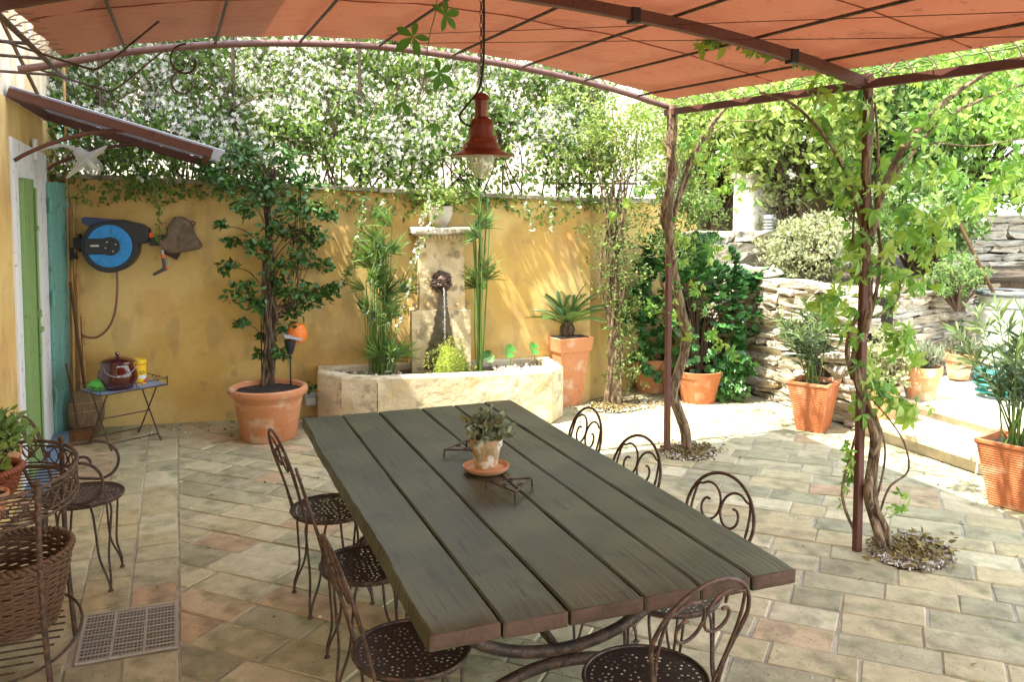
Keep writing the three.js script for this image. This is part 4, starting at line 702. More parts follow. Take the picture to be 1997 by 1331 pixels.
  // water plants
  let padN = 0; const pad = (s, o, y, r, st) => { const p = WTHING('water_plant', st ? ['small round leaf standing beside the thick papyrus stems', 'round leaf on a tall stalk between papyrus and cycad', 'round leaf on a stalk at the trough end below the cycad'][padN++] : 'round green floating leaf on the trough water', 'water plant', s, 0.39, o, st ? 'standing round leaves in the trough' : 'floating leaves in the trough'); const g = new THREE.CircleGeometry(r, 18, 0.25, 2 * PI - 0.5); if (st) { mesh('leaf', place((g.scale(0.78, 1.15, 1), (() => { const p = g.attributes.position; for (let i = 0; i < p.count; i++) p.setZ(i, Math.abs(p.getX(i)) * 0.35); g.computeVertexNormals(); return g; })()), 0, y, 0, -0.75 + rr(-0.2, 0.2), rr(-0.5, 0.5), rr(-0.6, 0.6)), mat({ color: [0.06, 0.2, 0.03], roughness: 0.5 }), p); mesh('stalk', tube([[0, -0.05, 0], [0.01, y * 0.5, 0.0], [0, y, 0]], 0.004, 8, 5), M.stemGreen, p); } else mesh('leaf', place(g, 0, y, 0, -PI / 2 + rr(-0.15, 0.3), 0, R() * 6), R() < 0.3 ? mat({ color: [0.5, 0.55, 0.3], roughness: 0.5 }) : mat({ color: [0.08, 0.26, 0.05], roughness: 0.4 }), p); };
  for (const [s, o, y, r] of [[2.15, 0.3, 0.03, 0.032], [2.28, 0.4, 0.015, 0.028], [2.36, 0.34, 0.05, 0.036], [2.42, 0.42, 0.012, 0.04], [2.5, 0.45, 0.02, 0.03], [2.58, 0.48, 0.03, 0.034], [2.66, 0.5, 0.01, 0.036], [3.3, 0.42, 0.01, 0.03], [3.42, 0.38, 0.012, 0.034], [2.2, 0.45, 0.01, 0.028]]) pad(s, o, y, r, false);
  pad(3.27, 0.2, 0.12, 0.062, true); pad(3.45, 0.25, 0.17, 0.075, true); pad(3.68, 0.22, 0.18, 0.068, true);
  // bowl with fern on the cornice
  const bp = WTHING('stone_pot', 'weathered clay pot standing on the fountain cornice', 'pot', 2.84, 1.682, 0.15);
  mesh('bowl', lathe([[0.001, 0], [0.055, 0], [0.09, 0.05], [0.112, 0.12], [0.112, 0.165], [0.118, 0.185], [0.108, 0.185], [0.1, 0.15], [0.001, 0.15]], 36), M.stone2, bp); mesh('soil', place(new THREE.CylinderGeometry(0.1, 0.1, 0.01, 20), 0, 0.158, 0), M.soil, bp);
  const fr = WTHING('fern', 'light green fern growing in the clay pot on the fountain', 'fern', 2.84, 1.845, 0.15); const fi = [], fs = [];
  for (let k = 0; k < 70; k++) { const d = rdir(0.7); d.y = Math.abs(d.y); const l = rr(0.14, 0.3), e = d.clone().multiplyScalar(l).add(V(0, -0.06 * l * 4 * (1 - d.y), 0)); fs.push(tube([V(0, 0, 0), d.clone().multiplyScalar(l * 0.5).add(V(0, 0.03, 0)), e], 0.0015, 6, 4)); for (let q = 0; q < 20; q++) { const k2 = rr(0.3, 1); fi.push(leafOf(V(0, 0, 0).lerp(e, k2).add(V(gauss() * 0.018, gauss() * 0.015 + 0.02 * (1 - k2), gauss() * 0.018)), 'lime', 0.026, 0.1)); } }
  mesh('stems', fs, M.stemGreen, fr); inst('foliage', LEAF.round, M.leaf, fi, fr);
}
{ // papyrus clumps
  R = rngOf(62);
  const whorl = (() => { const p = []; for (let k = 0; k < 20; k++) { const a = k * 2.4, e = rr(0.35, 1.5); p.push(norm(place(leafGeo(rr(0.7, 1.15), 0.055, 0.2, 0.3, 3), 0, 0, 0, e, a, 0))); } return mergeGeometries(p); })();
  const clump = (label, s, o, n, sw, hs, wf) => { const t = WTHING('papyrus_plant', label, 'papyrus plant', s, 0.25, o); const st = [], it = []; for (let k = 0; k < n; k++) { const h = hs(k), b = V(gauss() * sw, 0, gauss() * 0.05), l = V(b.x * 1.5 + gauss() * 0.07, h, b.z + gauss() * 0.05 + 0.02); st.push(tube([b, b.clone().lerp(l, 0.5).add(V(gauss() * 0.012, 0, 0)), l], wf, 10, 5)); it.push({ p: l, d: l.clone().sub(b).normalize().add(rdir().multiplyScalar(0.12)).normalize(), s: rr(0.17, 0.28), c: tone([0.06, 0.16, 0.02], [0.20, 0.34, 0.05]) }); } mesh('stems', st, M.stemGreen, t); inst('leaf_whorls', whorl, M.leaf, it, t); };
  clump('dense papyrus clump standing left of the fountain pillar', 2.30, 0.26, 62, 0.07, k => [0.35, 1.2, 0.9, 1.35, 1.05, 0.3, 0.7][k % 7] * rr(0.85, 1.12), 0.004);
  clump('tall sparse papyrus with thick stems at the right of the fountain pillar', 3.19, 0.20, 15, 0.018, k => [1.62, 1.38, 1.0, 0.9, 1.5][k % 5] * rr(0.94, 1.06), 0.0065);
}
{ // cycad
  R = rngOf(63); const b = G(1105, 788), t = thing('tall_planter', 'tall tapered square terracotta planter beside the fountain trough', 'planter', b, 0.12);
  const fr = (r0, r1, y0, y1) => place(new THREE.CylinderGeometry(r1 * Math.SQRT2, r0 * Math.SQRT2, y1 - y0, 4, 1, false), 0, (y0 + y1) / 2, 0, 0, PI / 4);
  mesh('body', toCreasedNormals(norm(fr(0.10, 0.152, 0, 0.52)), 0.4), M.terra, t); mesh('lip', toCreasedNormals(norm(fr(0.168, 0.182, 0.52, 0.645)), 0.4), M.terra, t); mesh('soil', box(0.3, 0.006, 0.3, 0, 0.65, 0), M.soil, t);
  const c = thing('cycad', 'cycad palm with stiff feathered fronds in the tall planter', 'palm', b.clone().setY(0.65));
  mesh('trunk', lumps(new THREE.IcosahedronGeometry(0.07, 3).scale(1, 1.2, 1), 0.015, 22, 2).translate(0, 0.05, 0), M.barkDark, c);
  for (let k = 0; k < 26; k++) { const a = k * 2.399, el = 0.42 + 1.0 * (1 - k / 26), out = V(Math.cos(a), 0, Math.sin(a)), L = rr(0.36, 0.46), parts = [], fm = mat({ color: k > 16 ? [0.10, 0.20, 0.03] : [0.05, 0.13, 0.03], roughness: 0.5, transmission: 0.25, thickness: 0 });
    const at = q => { const e = el - q * 0.55; return V(0, 0.1, 0).addScaledVector(out, Math.cos(el - q * 0.3) * L * q).add(V(0, Math.sin(el - q * 0.35) * L * q, 0)); };
    parts.push(norm(tube([at(0), at(0.35), at(0.7), at(1)], [0.005, 0.002], 10, 5)));
    const side = out.clone().cross(UPV); for (let q = 0.2; q < 1; q += 0.034) for (const s of [-1, 1]) { const p = at(q), f = at(Math.min(1, q + 0.05)).sub(p).normalize(), d = side.clone().multiplyScalar(s).addScaledVector(f, 0.75).add(V(0, 0.35, 0)).normalize(), g = leafGeo(0.095 * Math.sin(PI * (0.18 + 0.75 * q)) + 0.012, 0.009, 0.2, 0.1, 2); g.applyQuaternion(new THREE.Quaternion().setFromUnitVectors(UPV, d)); parts.push(norm(g.translate(p.x, p.y, p.z))); }
    mesh('frond', parts, fm, c); }
}

// ---------- things on the garden wall ----------
{
  R = rngOf(64);
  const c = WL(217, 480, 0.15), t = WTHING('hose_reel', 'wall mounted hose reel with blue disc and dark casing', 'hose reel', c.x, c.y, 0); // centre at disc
  const sh = new THREE.Shape(); sh.absarc(0, 0, 0.205, -2.3, 0.1, false); sh.lineTo(0.265, 0.03); sh.lineTo(0.285, 0.06); sh.lineTo(0.285, 0.13); sh.lineTo(0.24, 0.165); sh.lineTo(0.08, 0.205); sh.lineTo(-0.10, 0.175); sh.absarc(0, 0, 0.205, 2.2, 2 * PI - 2.3, false);
  mesh('casing', new THREE.ExtrudeGeometry(sh, { depth: 0.15, bevelSize: 0.012, bevelThickness: 0.012, bevelSegments: 3 }).translate(0, 0, 0.05), M.charcoal, t);
  const hd = new THREE.Shape(); hd.moveTo(-0.20, 0.19); hd.quadraticCurveTo(-0.215, 0.225, -0.19, 0.228); hd.lineTo(0.06, 0.205); hd.lineTo(0.24, 0.155); hd.lineTo(0.05, 0.165); hd.quadraticCurveTo(-0.10, 0.165, -0.14, 0.15);
  mesh('carry_handle', new THREE.ExtrudeGeometry(hd, { depth: 0.09, bevelSize: 0.006, bevelThickness: 0.006, bevelSegments: 2 }).translate(0, 0.004, 0.09), mat({ color: [0.035, 0.05, 0.12], roughness: 0.4 }), t);
  const disc = mesh('disc', place(new THREE.CylinderGeometry(0.168, 0.176, 0.012, 48), 0, 0, 0.219, PI / 2), M.blue, t);
  for (let k = 0; k < 8; k++) { const a = k / 8 * 2 * PI + 0.39; if (Math.cos(a) < -0.9) continue; const s = new THREE.Shape(); s.absarc(0, 0, 0.145, a - 0.2, a + 0.2, false); s.absarc(0, 0, 0.105, a + 0.17, a - 0.17, true); mesh('disc_rib', new THREE.ExtrudeGeometry(s, { depth: 0.006, bevelSize: 0.003, bevelThickness: 0.003, bevelSegments: 1 }).translate(0, 0, 0.225), M.blue, disc); }
  mesh('hub', [place(new THREE.CylinderGeometry(0.075, 0.078, 0.02, 36), 0.01, 0, 0.228, PI / 2), box(0.18, 0.13, 0.018, -0.09, 0.0, 0.226, 0, 0, 0, 0.004)], M.charcoal, t);
  mesh('dark_hub_disc', place(new THREE.CylinderGeometry(0.016, 0.016, 0.006, 18), 0.01, 0, 0.239, PI / 2), M.black, t);  // proud black disc, the shade of a hole put into its colour
  mesh('screw', [[-0.02, 0.045], [0.045, 0.02], [0.028, -0.05], [-0.04, -0.015]].map(([x, y]) => place(new THREE.CylinderGeometry(0.005, 0.005, 0.004, 10), x + 0.01, y * 0.8, 0.239, PI / 2))[0], M.whiteMetal, t);
  for (const [x, y] of [[0.055, 0.016], [0.035, -0.04], [-0.022, -0.012]]) mesh('screw', place(new THREE.CylinderGeometry(0.005, 0.005, 0.004, 10), x, y, 0.239, PI / 2), M.whiteMetal, t);
  { const cv = document.createElement('canvas'); cv.width = 128; cv.height = 32; const x = cv.getContext('2d'); x.fillStyle = '#e9e4dc'; x.fillRect(0, 0, 128, 32); x.fillStyle = '#c8502c'; x.fillRect(6, 6, 18, 20); x.fillStyle = '#444'; for (let k = 0; k < 7; k++) x.fillRect(32 + k * 12, 10, 9, 12); const tx = new THREE.CanvasTexture(cv); tx.colorSpace = THREE.SRGBColorSpace; mesh('name_plate', new THREE.PlaneGeometry(0.065, 0.014).translate(-0.105, 0.006, 0.2365), mat({ map: tx, roughness: 0.5 }), t); }
  mesh('swing_bracket', [box(0.10, 0.09, 0.07, -0.25, 0.02, 0.07), box(0.07, 0.10, 0.06, -0.33, -0.07, 0.035, 0, 0, 0.2), rod([-0.255, -0.05, 0.08], [-0.255, 0.1, 0.08], 0.014)], M.black, t);
  mesh('hose_stop', ball(0.026, 0.305, 0.085, 0.13, 16, 12), M.orange, t);
  mesh('outlet_hose', tube([[0.28, 0.085, 0.13], [0.34, 0.085, 0.135], [0.375, 0.05, 0.14], [0.39, -0.01, 0.14], [0.393, -0.035, 0.14]], 0.008, 24, 8), M.hose, t);
  mesh('supply_hose', tube([[0.035, -0.2, 0.12], [0.03, -0.4, 0.12], [0.0, -0.58, 0.11], [-0.06, -0.70, 0.1], [-0.15, -0.765, 0.09], [-0.24, -0.755, 0.08], [-0.285, -0.70, 0.075], [-0.29, -0.62, 0.07]], 0.0095, 60, 8), M.hose, t);
  mesh('hose_coupling', [rod([-0.29, -0.69, 0.072], [-0.29, -0.60, 0.07], 0.016, 12)], M.orange, t);
  const gun = WTHING('spray_gun', 'grey and orange hose spray gun dangling from the reel hose', 'spray gun', c.x + 0.395, c.y - 0.04, 0.14);
  mesh('connector', rod([0, 0.0, 0], [0.003, -0.035, 0], 0.013, 12), M.grey, gun); mesh('collar', rod([0.003, -0.035, 0], [0.006, -0.065, 0], 0.015, 12), M.orange, gun);
  mesh('grip', tube([[0.006, -0.065, 0], [0.012, -0.11, 0], [0.014, -0.15, 0]], 0.014, 10, 10), M.darkGrey, gun); mesh('barrel', rod([0.03, -0.15, 0], [-0.075, -0.205, 0], [0.017, 0.012], 12), M.darkGrey, gun); mesh('trigger', tube([[0.034, -0.15, 0], [0.05, -0.115, 0], [0.052, -0.07, 0]], 0.007, 10, 8), M.grey, gun); mesh('valve', ball(0.014, 0.035, -0.145, 0.006, 10, 8), M.orange, gun);
  // tap pipe by the shutter
  const bag = WL(352, 458, 0.08), b = WTHING('leather_hood', 'weathered brown leather hood hung on the wall over a dark metal box', 'leather hood', bag.x, bag.y, 0.06);
  { const pts = [[-0.03, 0.145], [0.04, 0.14], [0.085, 0.085], [0.10, 0.02], [0.165, -0.10], [0.06, -0.14], [-0.07, -0.145], [-0.135, -0.10], [-0.14, -0.04], [-0.10, 0.0], [-0.09, 0.06]]; const s = new THREE.Shape(); s.setFromPoints(new THREE.SplineCurve(pts.map(p => new THREE.Vector2(...p))).getPoints(40)); mesh('hide', lumps(new THREE.ExtrudeGeometry(s, { depth: 0.05, bevelSize: 0.028, bevelThickness: 0.035, bevelSegments: 5, bevelOffset: -0.02 }), 0.012, 12, 6), M.leather, b); mesh('ring', place(new THREE.TorusGeometry(0.016, 0.005, 6, 16), 0.105, 0.095, 0.03), M.black, b); }
  const bx = WTHING('metal_box', 'dark metal box and plate fixed to the wall under the leather hood', 'wall box', bag.x - 0.07, bag.y - 0.11, 0); mesh('plate', box(0.22, 0.09, 0.012, -0.08, 0.06, 0.008), M.darkGrey, bx); mesh('box', box(0.13, 0.10, 0.07, 0.0, -0.03, 0.037, 0, 0, -0.5), mat({ color: [0.035, 0.02, 0.015], roughness: 0.5 }), bx);
  const so = WL(607, 779, 0.02), sk = WTHING('wall_socket', 'small white outdoor socket low on the wall beside the trough', 'socket', so.x, so.y, 0.0); mesh('housing', box(0.11, 0.12, 0.05, 0, 0, 0.027, 0, 0, 0, 0.01), mat({ color: [0.5, 0.5, 0.47], roughness: 0.5 }), sk); mesh('cover', box(0.085, 0.06, 0.012, 0, -0.015, 0.058, 0, 0, 0, 0.004), M.whiteMetal, sk);
}
{ // corner: canes, brooms
  R = rngOf(65);
  for (let k = 0; k < 5; k++) { const s = -0.24 + k * 0.028, h = [3.0, 1.35, 1.9, 1.3, 0.95][k], t = WTHING('bamboo_cane', ['tall pale bamboo cane rising past the wall lamp in the corner', 'short bamboo cane beside the tall one behind the shutter', 'second tallest bamboo cane in the corner by the hose reel', 'medium bamboo cane standing under the hose reel bracket', 'shortest bamboo cane in the corner behind the straw broom'][k], 'cane', s, 0, 0.09 + (k % 2) * 0.03, 'bamboo canes in the wall corner'); const g = [rod([0, 0, 0], [0.01 - k * 0.008, h, -0.05], k === 0 ? 0.011 : 0.013, 8)]; for (let y = 0.2; y < h; y += 0.26) g.push(place(new THREE.TorusGeometry(0.013, 0.003, 5, 10), 0, y, -0.05 * y / h, PI / 2)); mesh('stalk', g, M.bamboo, t); }
  const b = G(170, 848), t = thing('straw_broom', 'worn straw broom standing head down in the corner behind the folding table', 'broom', b, 0.3);
  { const n = []; for (let j = 0; j <= 10; j++) { const y = j / 10; n.push([0.03 + 0.11 * Math.pow(Math.sin(PI * Math.min(1, (1 - y) * 0.75 + 0.1)), 0.8), y * 0.37]); } mesh('bristle_head', lumps(new THREE.LatheGeometry([[0.001, 0], ...n, [0.001, 0.38]].map(p => new THREE.Vector2(...p)), 24).scale(1, 1, 0.35), 0.006, 30, 3), M.straw, t); for (const y of [0.2, 0.27]) mesh('stitching', place(new THREE.TorusGeometry(0.135, 0.003, 5, 30).scale(1, 0.37, 1), 0, y, 0, PI / 2), M.bamboo, t); mesh('handle', rod([0, 0.34, 0], [-0.06, 1.25, -0.14], 0.012), M.pole, t); }
  const b2 = G(160, 860), t2 = thing('hand_brush', 'bristle brush head with wooden stock on the ground by the teal shutter', 'brush', b2, 0.25);
  mesh('stock', box(0.18, 0.022, 0.045, 0, 0.088, 0, 0, 0, 0.03), M.pole, t2); const br = []; for (let k = 0; k < 60; k++) { const x = -0.08 + (k % 20) / 19 * 0.16, z = (Math.floor(k / 20) - 1) * 0.013; br.push(rod([x, 0.08, z], [x + gauss() * 0.006, 0, z + gauss() * 0.006], 0.003, 4)); } mesh('bristles', br, mat({ color: [0.28, 0.13, 0.045], roughness: 0.9 }), t2); t2.children[1].userData.kind = 'stuff'; mesh('handle', rod([-0.02, 0.095, 0], [-0.08, 0.62, -0.1], 0.009), M.pole, t2);
}
{ // folding table with pot, tin and cloth
  R = rngOf(66);
  const c = V(-0.42, 0, -7.47), t = thing('folding_table', 'small folding iron table with blue tray top by the wall', 'table', c, 0.52), W = 0.54, D = 0.34, H = 0.44;
  mesh('tray_top', box(W, 0.012, D, 0, H, 0, 0, 0, 0, 0.003), M.blueTop, t);
  mesh('edge_frame', [rod([-W / 2, H, D / 2], [W / 2, H, D / 2], 0.006), rod([-W / 2, H, -D / 2], [W / 2, H, -D / 2], 0.006), rod([-W / 2, H, -D / 2], [-W / 2, H, D / 2], 0.006), rod([W / 2, H, -D / 2], [W / 2, H, D / 2], 0.006)], M.iron, t);
  for (const x of [-0.2, 0.2]) for (const s of [-1, 1]) { const p = [[x, H, s * 0.14], [x, H * 0.5, 0], [x, 0.02, -s * 0.16]]; mesh('leg', [rod(p[0], p[2], 0.006), place(new THREE.TorusGeometry(0.013, 0.004, 6, 14), x, 0.016, -s * 0.175, 0, PI / 2, 0)], M.iron, t); }
  mesh('cross_bar', rod([-0.2, 0.22, 0.01], [0.2, 0.22, 0.01], 0.005), M.iron, t); mesh('cross_bar', rod([-0.2, 0.05, 0.147], [0.2, 0.05, 0.147], 0.005), M.iron, t); mesh('cross_bar', rod([-0.2, 0.05, -0.147], [0.2, 0.05, -0.147], 0.005), M.iron, t);
  for (const [x, z, r] of [[-W / 2, D / 2, 0], [W / 2, D / 2, 0], [W / 2, -D / 2, 0], [-W / 2, -D / 2, 0]]) mesh('corner_pin', [rod([x, H, z], [x, H + 0.06, z], 0.005), ball(0.008, x, H + 0.062, z, 8, 6)], M.iron, t);
  const scr = (cx, cz, ax, az) => { const a = [], b = []; for (let k = 0; k <= 18; k++) { const q = k / 18 * 1.7 * PI, r = 0.028 - 0.014 * k / 18; a.push([cx + ax * (0.035 + r * Math.cos(q)), H + 0.03 + r * Math.sin(q), cz + az * (0.035 + r * Math.cos(q))]); b.push([cx - ax * (0.035 + r * Math.cos(q)), H + 0.03 + r * Math.sin(q), cz - az * (0.035 + r * Math.cos(q))]); } return [tube(a, 0.003, 30, 5), tube(b, 0.003, 30, 5)]; };
  for (const [cx, cz, ax, az] of [[0, D / 2, 1, 0], [-W / 2, 0, 0, 1], [W / 2, 0, 0, 1], [0, -D / 2, 1, 0]]) { mesh('scroll_rail', [...scr(cx, cz, ax, az), rod([cx - ax * W / 2 - az * 0, H + 0.05, cz - az * D / 2], [cx + ax * W / 2, H + 0.05, cz + az * D / 2], 0.003, 5)], M.iron, t); }
  const top = (x, z) => V(x, H + 0.0065, z).applyAxisAngle(UPV, 0.52).add(c);
  const p = thing('enamel_pot', 'dark red enamel pot with lid and wire bail on the folding table', 'pot', top(-0.06, 0.03));
  mesh('body', lathe([[0.001, 0], [0.10, 0], [0.135, 0.04], [0.148, 0.09], [0.14, 0.14], [0.118, 0.175], [0.118, 0.2], [0.126, 0.208]], 48), M.enamel, p); const lid = mesh('lid', lathe([[0.13, 0.206], [0.128, 0.214], [0.10, 0.232], [0.05, 0.248], [0.014, 0.252]], 48), M.enamel, p); mesh('knob', lathe([[0.012, 0.25], [0.01, 0.258], [0.019, 0.27], [0.017, 0.284], [0.001, 0.29]], 20), M.enamel, lid);
  mesh('bail_handle', tube([[-0.10, 0.185, 0.06], [-0.07, 0.14, 0.125], [0, 0.115, 0.155], [0.08, 0.13, 0.14], [0.135, 0.17, 0.06], [0.145, 0.2, 0.0], [0.12, 0.21, -0.05]], 0.003, 40, 6), M.grey, p);
  const cn = thing('food_tin', 'yellow tin of fish food with printed label on the folding table', 'tin', top(0.135, -0.02), -0.3);
  const cv = document.createElement('canvas'); cv.width = 512; cv.height = 256; const x = cv.getContext('2d'); x.fillStyle = '#f2c40e'; x.fillRect(0, 0, 512, 256); for (let q = 0; q < 2; q++) { const o = q * 256; x.fillStyle = '#e07a1c'; x.fillRect(o, 14, 256, 16); x.fillStyle = '#1a1a1a'; for (const [a, b, w] of [[150, 60, 70], [30, 100, 60], [34, 116, 90], [30, 130, 70]]) x.fillRect(o + a, b, w, a > 100 ? 18 : 7); x.fillStyle = '#cfe0ea'; x.beginPath(); x.ellipse(o + 110, 178, 90, 24, 0.1, 0, 7); x.fill(); x.fillStyle = '#e0481c'; x.beginPath(); x.ellipse(o + 150, 214, 80, 26, -0.2, 0, 7); x.fill(); x.beginPath(); x.ellipse(o + 205, 130, 18, 40, 0.3, 0, 7); x.fill(); x.fillStyle = '#fff'; x.fillRect(o + 130, 55, 10, 26); }
  const tx = new THREE.CanvasTexture(cv); tx.colorSpace = THREE.SRGBColorSpace; tx.wrapS = THREE.RepeatWrapping;
  mesh('can', new THREE.CylinderGeometry(0.056, 0.056, 0.17, 40, 1, true).translate(0, 0.088, 0), mat({ map: tx, roughness: 0.35 }), cn); mesh('base', place(new THREE.CylinderGeometry(0.056, 0.056, 0.004, 32), 0, 0.002, 0), M.orange, cn); mesh('plastic_lid', lathe([[0.059, 0.165], [0.06, 0.19], [0.056, 0.194], [0.05, 0.19], [0.001, 0.19]], 40), mat({ color: [0.85, 0.6, 0.02], roughness: 0.35 }), cn);
  const cl = thing('green_cloth', 'crumpled bright green cloth on the folding table', 'cloth', top(-0.2, 0.0), 0.5); mesh('folds', lumps(new THREE.SphereGeometry(0.07, 28, 18).scale(1.35, 0.62, 0.8), 0.02, 14, 8).translate(0, 0.042, 0), M.cloth, cl);
}
{ // plant stand with baskets and pots
  R = rngOf(67);
  const t = thing('plant_stand', 'rusty wrought iron plant stand with lattice tray by the house', 'plant stand', [-0.72, 0, -3.85]);
  const X = [-0.22, 0.27], Z = [-0.42, 0.40], H = 0.74, out = []; // outline of the tray, rounded to the paving side
  const rim = []; for (let k = 0; k <= 24; k++) { const a = -PI / 2 + k / 24 * PI; rim.push([0.07 + Math.cos(a) * 0.25, 0.41 * Math.sin(a) - 0.01]); } rim.push([-0.22, 0.40], [-0.22, -0.42]);
  const ring = (y, r) => tube([...rim, rim[0]].map(p => [p[0], y, p[1]]), r, 120, 6);
  mesh('tray_rim', [ring(H, 0.007), ring(H + 0.115, 0.008), ring(H + 0.02, 0.004), ring(H + 0.095, 0.004)], M.ironPale, t);
  const cur = new THREE.CatmullRomCurve3(rim.map(p => V(p[0], 0, p[1])), true); const N = 34; for (let k = 0; k < N; k++) { const a = cur.getPointAt(k / N), b = cur.getPointAt((k + 1) / N), m = a.clone().lerp(b, 0.5); mesh('lattice', [rod([a.x, H + 0.02, a.z], [b.x, H + 0.095, b.z], 0.0035, 5), rod([b.x, H + 0.02, b.z], [a.x, H + 0.095, a.z], 0.0035, 5), place(new THREE.TorusGeometry(0.012, 0.003, 5, 12), m.x, H + 0.0575, m.z, 0, Math.atan2(b.x - a.x, b.z - a.z) + PI / 2, 0)], M.ironPale, t); }
  for (let k = 0; k < 16; k++) { const z = -0.36 + k * 0.047; mesh('tray_bar', rod([-0.215, H, z], [0.07 + 0.25 * Math.sqrt(Math.max(0, 1 - (z / 0.42) ** 2)), H, z], 0.0035, 5), M.iron, t); }
  for (const [x, z] of [[0.225, 0.33], [0.235, -0.30], [-0.21, 0.38], [-0.21, -0.40]]) mesh('leg', [tube([[x, H + 0.13, z], [x, 0.6, z], [x + 0.01, 0.3, z], [x + 0.03, 0.004, z]], 0.011, 20, 7), ball(0.015, x, H + 0.14, z, 10, 8)], M.ironPale, t);
  mesh('lower_shelf', [tube([...rim, rim[0]].map(p => [p[0], 0.184, p[1]]), 0.006, 120, 6), ...Array.from({ length: 12 }, (_, k) => rod([-0.21, 0.184, -0.34 + k * 0.06], [0.26 * Math.sqrt(Math.max(0.1, 1 - (k / 11 - 0.5) ** 2 * 3)), 0.184, -0.34 + k * 0.06], 0.004, 5))], M.iron, t);
  for (const s of [-1, 1]) { const a = []; for (let k = 0; k <= 20; k++) { const q = k / 20 * 1.6 * PI, r = 0.045 - 0.025 * k / 20; a.push([0.235, H - 0.05 + r * Math.sin(q), s * 0.30 - s * (0.06 + r * Math.cos(q))]); } mesh('scroll', tube(a, 0.006, 40, 6), M.iron, t); }
  mesh('back_arch', tube([[-0.2, H + 0.1, -0.36], [-0.2, H + 0.24, -0.34], [-0.19, H + 0.3, -0.27], [-0.18, H + 0.24, -0.18], [-0.18, H + 0.1, -0.17]], 0.011, 40, 8), M.ironPale, t);
  const basket = (r0, r1, h, rows, m, el = 0.8) => { const g = [], st = []; for (let j = 0; j < rows; j++) { const y = h * (j + 0.5) / rows, r = r0 + (r1 - r0) * Math.pow(y / h, 0.8), p = []; for (let k = 0; k < 56; k++) { const a = k / 56 * 2 * PI, w = 0.006 * Math.sin(a * 14 + (j % 2) * PI); p.push([(r + w) * Math.cos(a), y + 0.003 * Math.sin(a * 3 + j), (r + w) * Math.sin(a) * el]); } g.push(tube(p, h / rows * 0.56, 112, 5, true)); } for (let k = 0; k < 28; k++) { const a = k / 28 * 2 * PI; st.push(tube([[r0 * Math.cos(a), 0, r0 * Math.sin(a) * el], [(r0 + r1) / 2 * 1.02 * Math.cos(a), h * 0.45, (r0 + r1) / 2 * 1.02 * Math.sin(a) * el], [r1 * Math.cos(a), h, r1 * Math.sin(a) * el]], 0.005, 6, 5)); } const rope = [[], []]; for (let s = 0; s < 2; s++) for (let k = 0; k < 120; k++) { const a = k / 120 * 2 * PI, q = a * 26 + s * PI; rope[s].push([(r1 + 0.009 * Math.cos(q)) * Math.cos(a), h + 0.009 * Math.sin(q), (r1 + 0.009 * Math.cos(q)) * Math.sin(a) * el]); } return { g, st, rope: rope.map(p => tube(p, 0.008, 240, 5, true)), base: place(new THREE.CylinderGeometry(r0, r0, 0.012, 30).scale(1, 1, el), 0, 0.006, 0) }; };
  { const b = basket(0.17, 0.25, 0.30, 26, M.wicker), k = thing('wicker_basket', 'large brown wicker basket with rope rim on the lower shelf of the stand', 'basket', [-0.64, 0.19, -3.93], 1.3); mesh('weave', b.g, M.wicker, k); k.children[0].userData.kind = 'stuff'; mesh('stakes', b.st, M.wicker, k); k.children[1].userData.kind = 'stuff'; mesh('rope_rim', b.rope, M.wicker, k); mesh('base', b.base, M.wicker, k); const h = [[], []]; for (let s = 0; s < 2; s++) for (let q = 0; q <= 60; q++) { const a = q / 60 * PI, w = q * 0.9 + s * PI; h[s].push([-(0.245 + 0.008 * Math.cos(w)) * Math.cos(a), 0.30 + 0.13 * Math.sin(a) + 0.008 * Math.sin(w), 0.008 * Math.sin(w)]); } mesh('handle', h.map(p => tube(p, 0.0085, 150, 5)), M.wicker, k); }
  { const b = basket(0.085, 0.125, 0.10, 9, M.wickerRed, 0.75), k = thing('wicker_basket', 'small reddish wicker basket on the tray of the plant stand', 'basket', [-0.70, 0.747, -3.88], 1.2); mesh('weave', b.g, M.wickerRed, k); k.children[0].userData.kind = 'stuff'; mesh('stakes', b.st, M.wickerRed, k); k.children[1].userData.kind = 'stuff'; mesh('rope_rim', b.rope.map(g => g), M.wickerRed, k); mesh('base', b.base, M.wickerRed, k); mesh('soil', place(new THREE.CylinderGeometry(0.1, 0.1, 0.01, 20).scale(1, 1, 0.75), 0, 0.075, 0), M.soil, k); }
  const pot = (x, z, r, h, m, label, cat = 'pot') => { const p = thing('flower_pot', label, cat, [x, 0.747, z]); mesh('pot', lathe([[0.001, 0], [r * 0.7, 0], [r * 0.92, h * 0.72], [r, h * 0.73], [r * 1.03, h], [r * 0.93, h], [r * 0.86, h * 0.8], [0.001, h * 0.8]], 32), m, p); mesh('soil', place(new THREE.CylinderGeometry(r * 0.88, r * 0.88, 0.008, 24), 0, h * 0.84, 0), M.soil, p); return p; };
  const p1 = pot(-0.66, -3.60, 0.062, 0.095, M.terra, 'small orange terracotta pot at the tray edge of the plant stand');
  const p2 = pot(-0.72, -4.13, 0.085, 0.12, M.terraPale, 'pale clay pot with leafy seedling on the plant stand');
  const leafy = (p, y, n, rx, ry, pal, leaf, size) => bush(p, V(0, y, 0), rx, ry, rx, n, pal, leaf, size, { base: V(0, 0.08, 0), br: 0.003, clumps: 12, cr: 0.05 });
  leafy(p2, 0.22, 220, 0.11, 0.10, 'shrub', 'mid', 0.05);
  const sd = thing('seedling', 'light green rounded leaf plant growing in the small red basket', 'seedling', [-0.72, 0.82, -3.84]); leafy(sd, 0.09, 90, 0.09, 0.08, 'lime', 'round', 0.032);
}

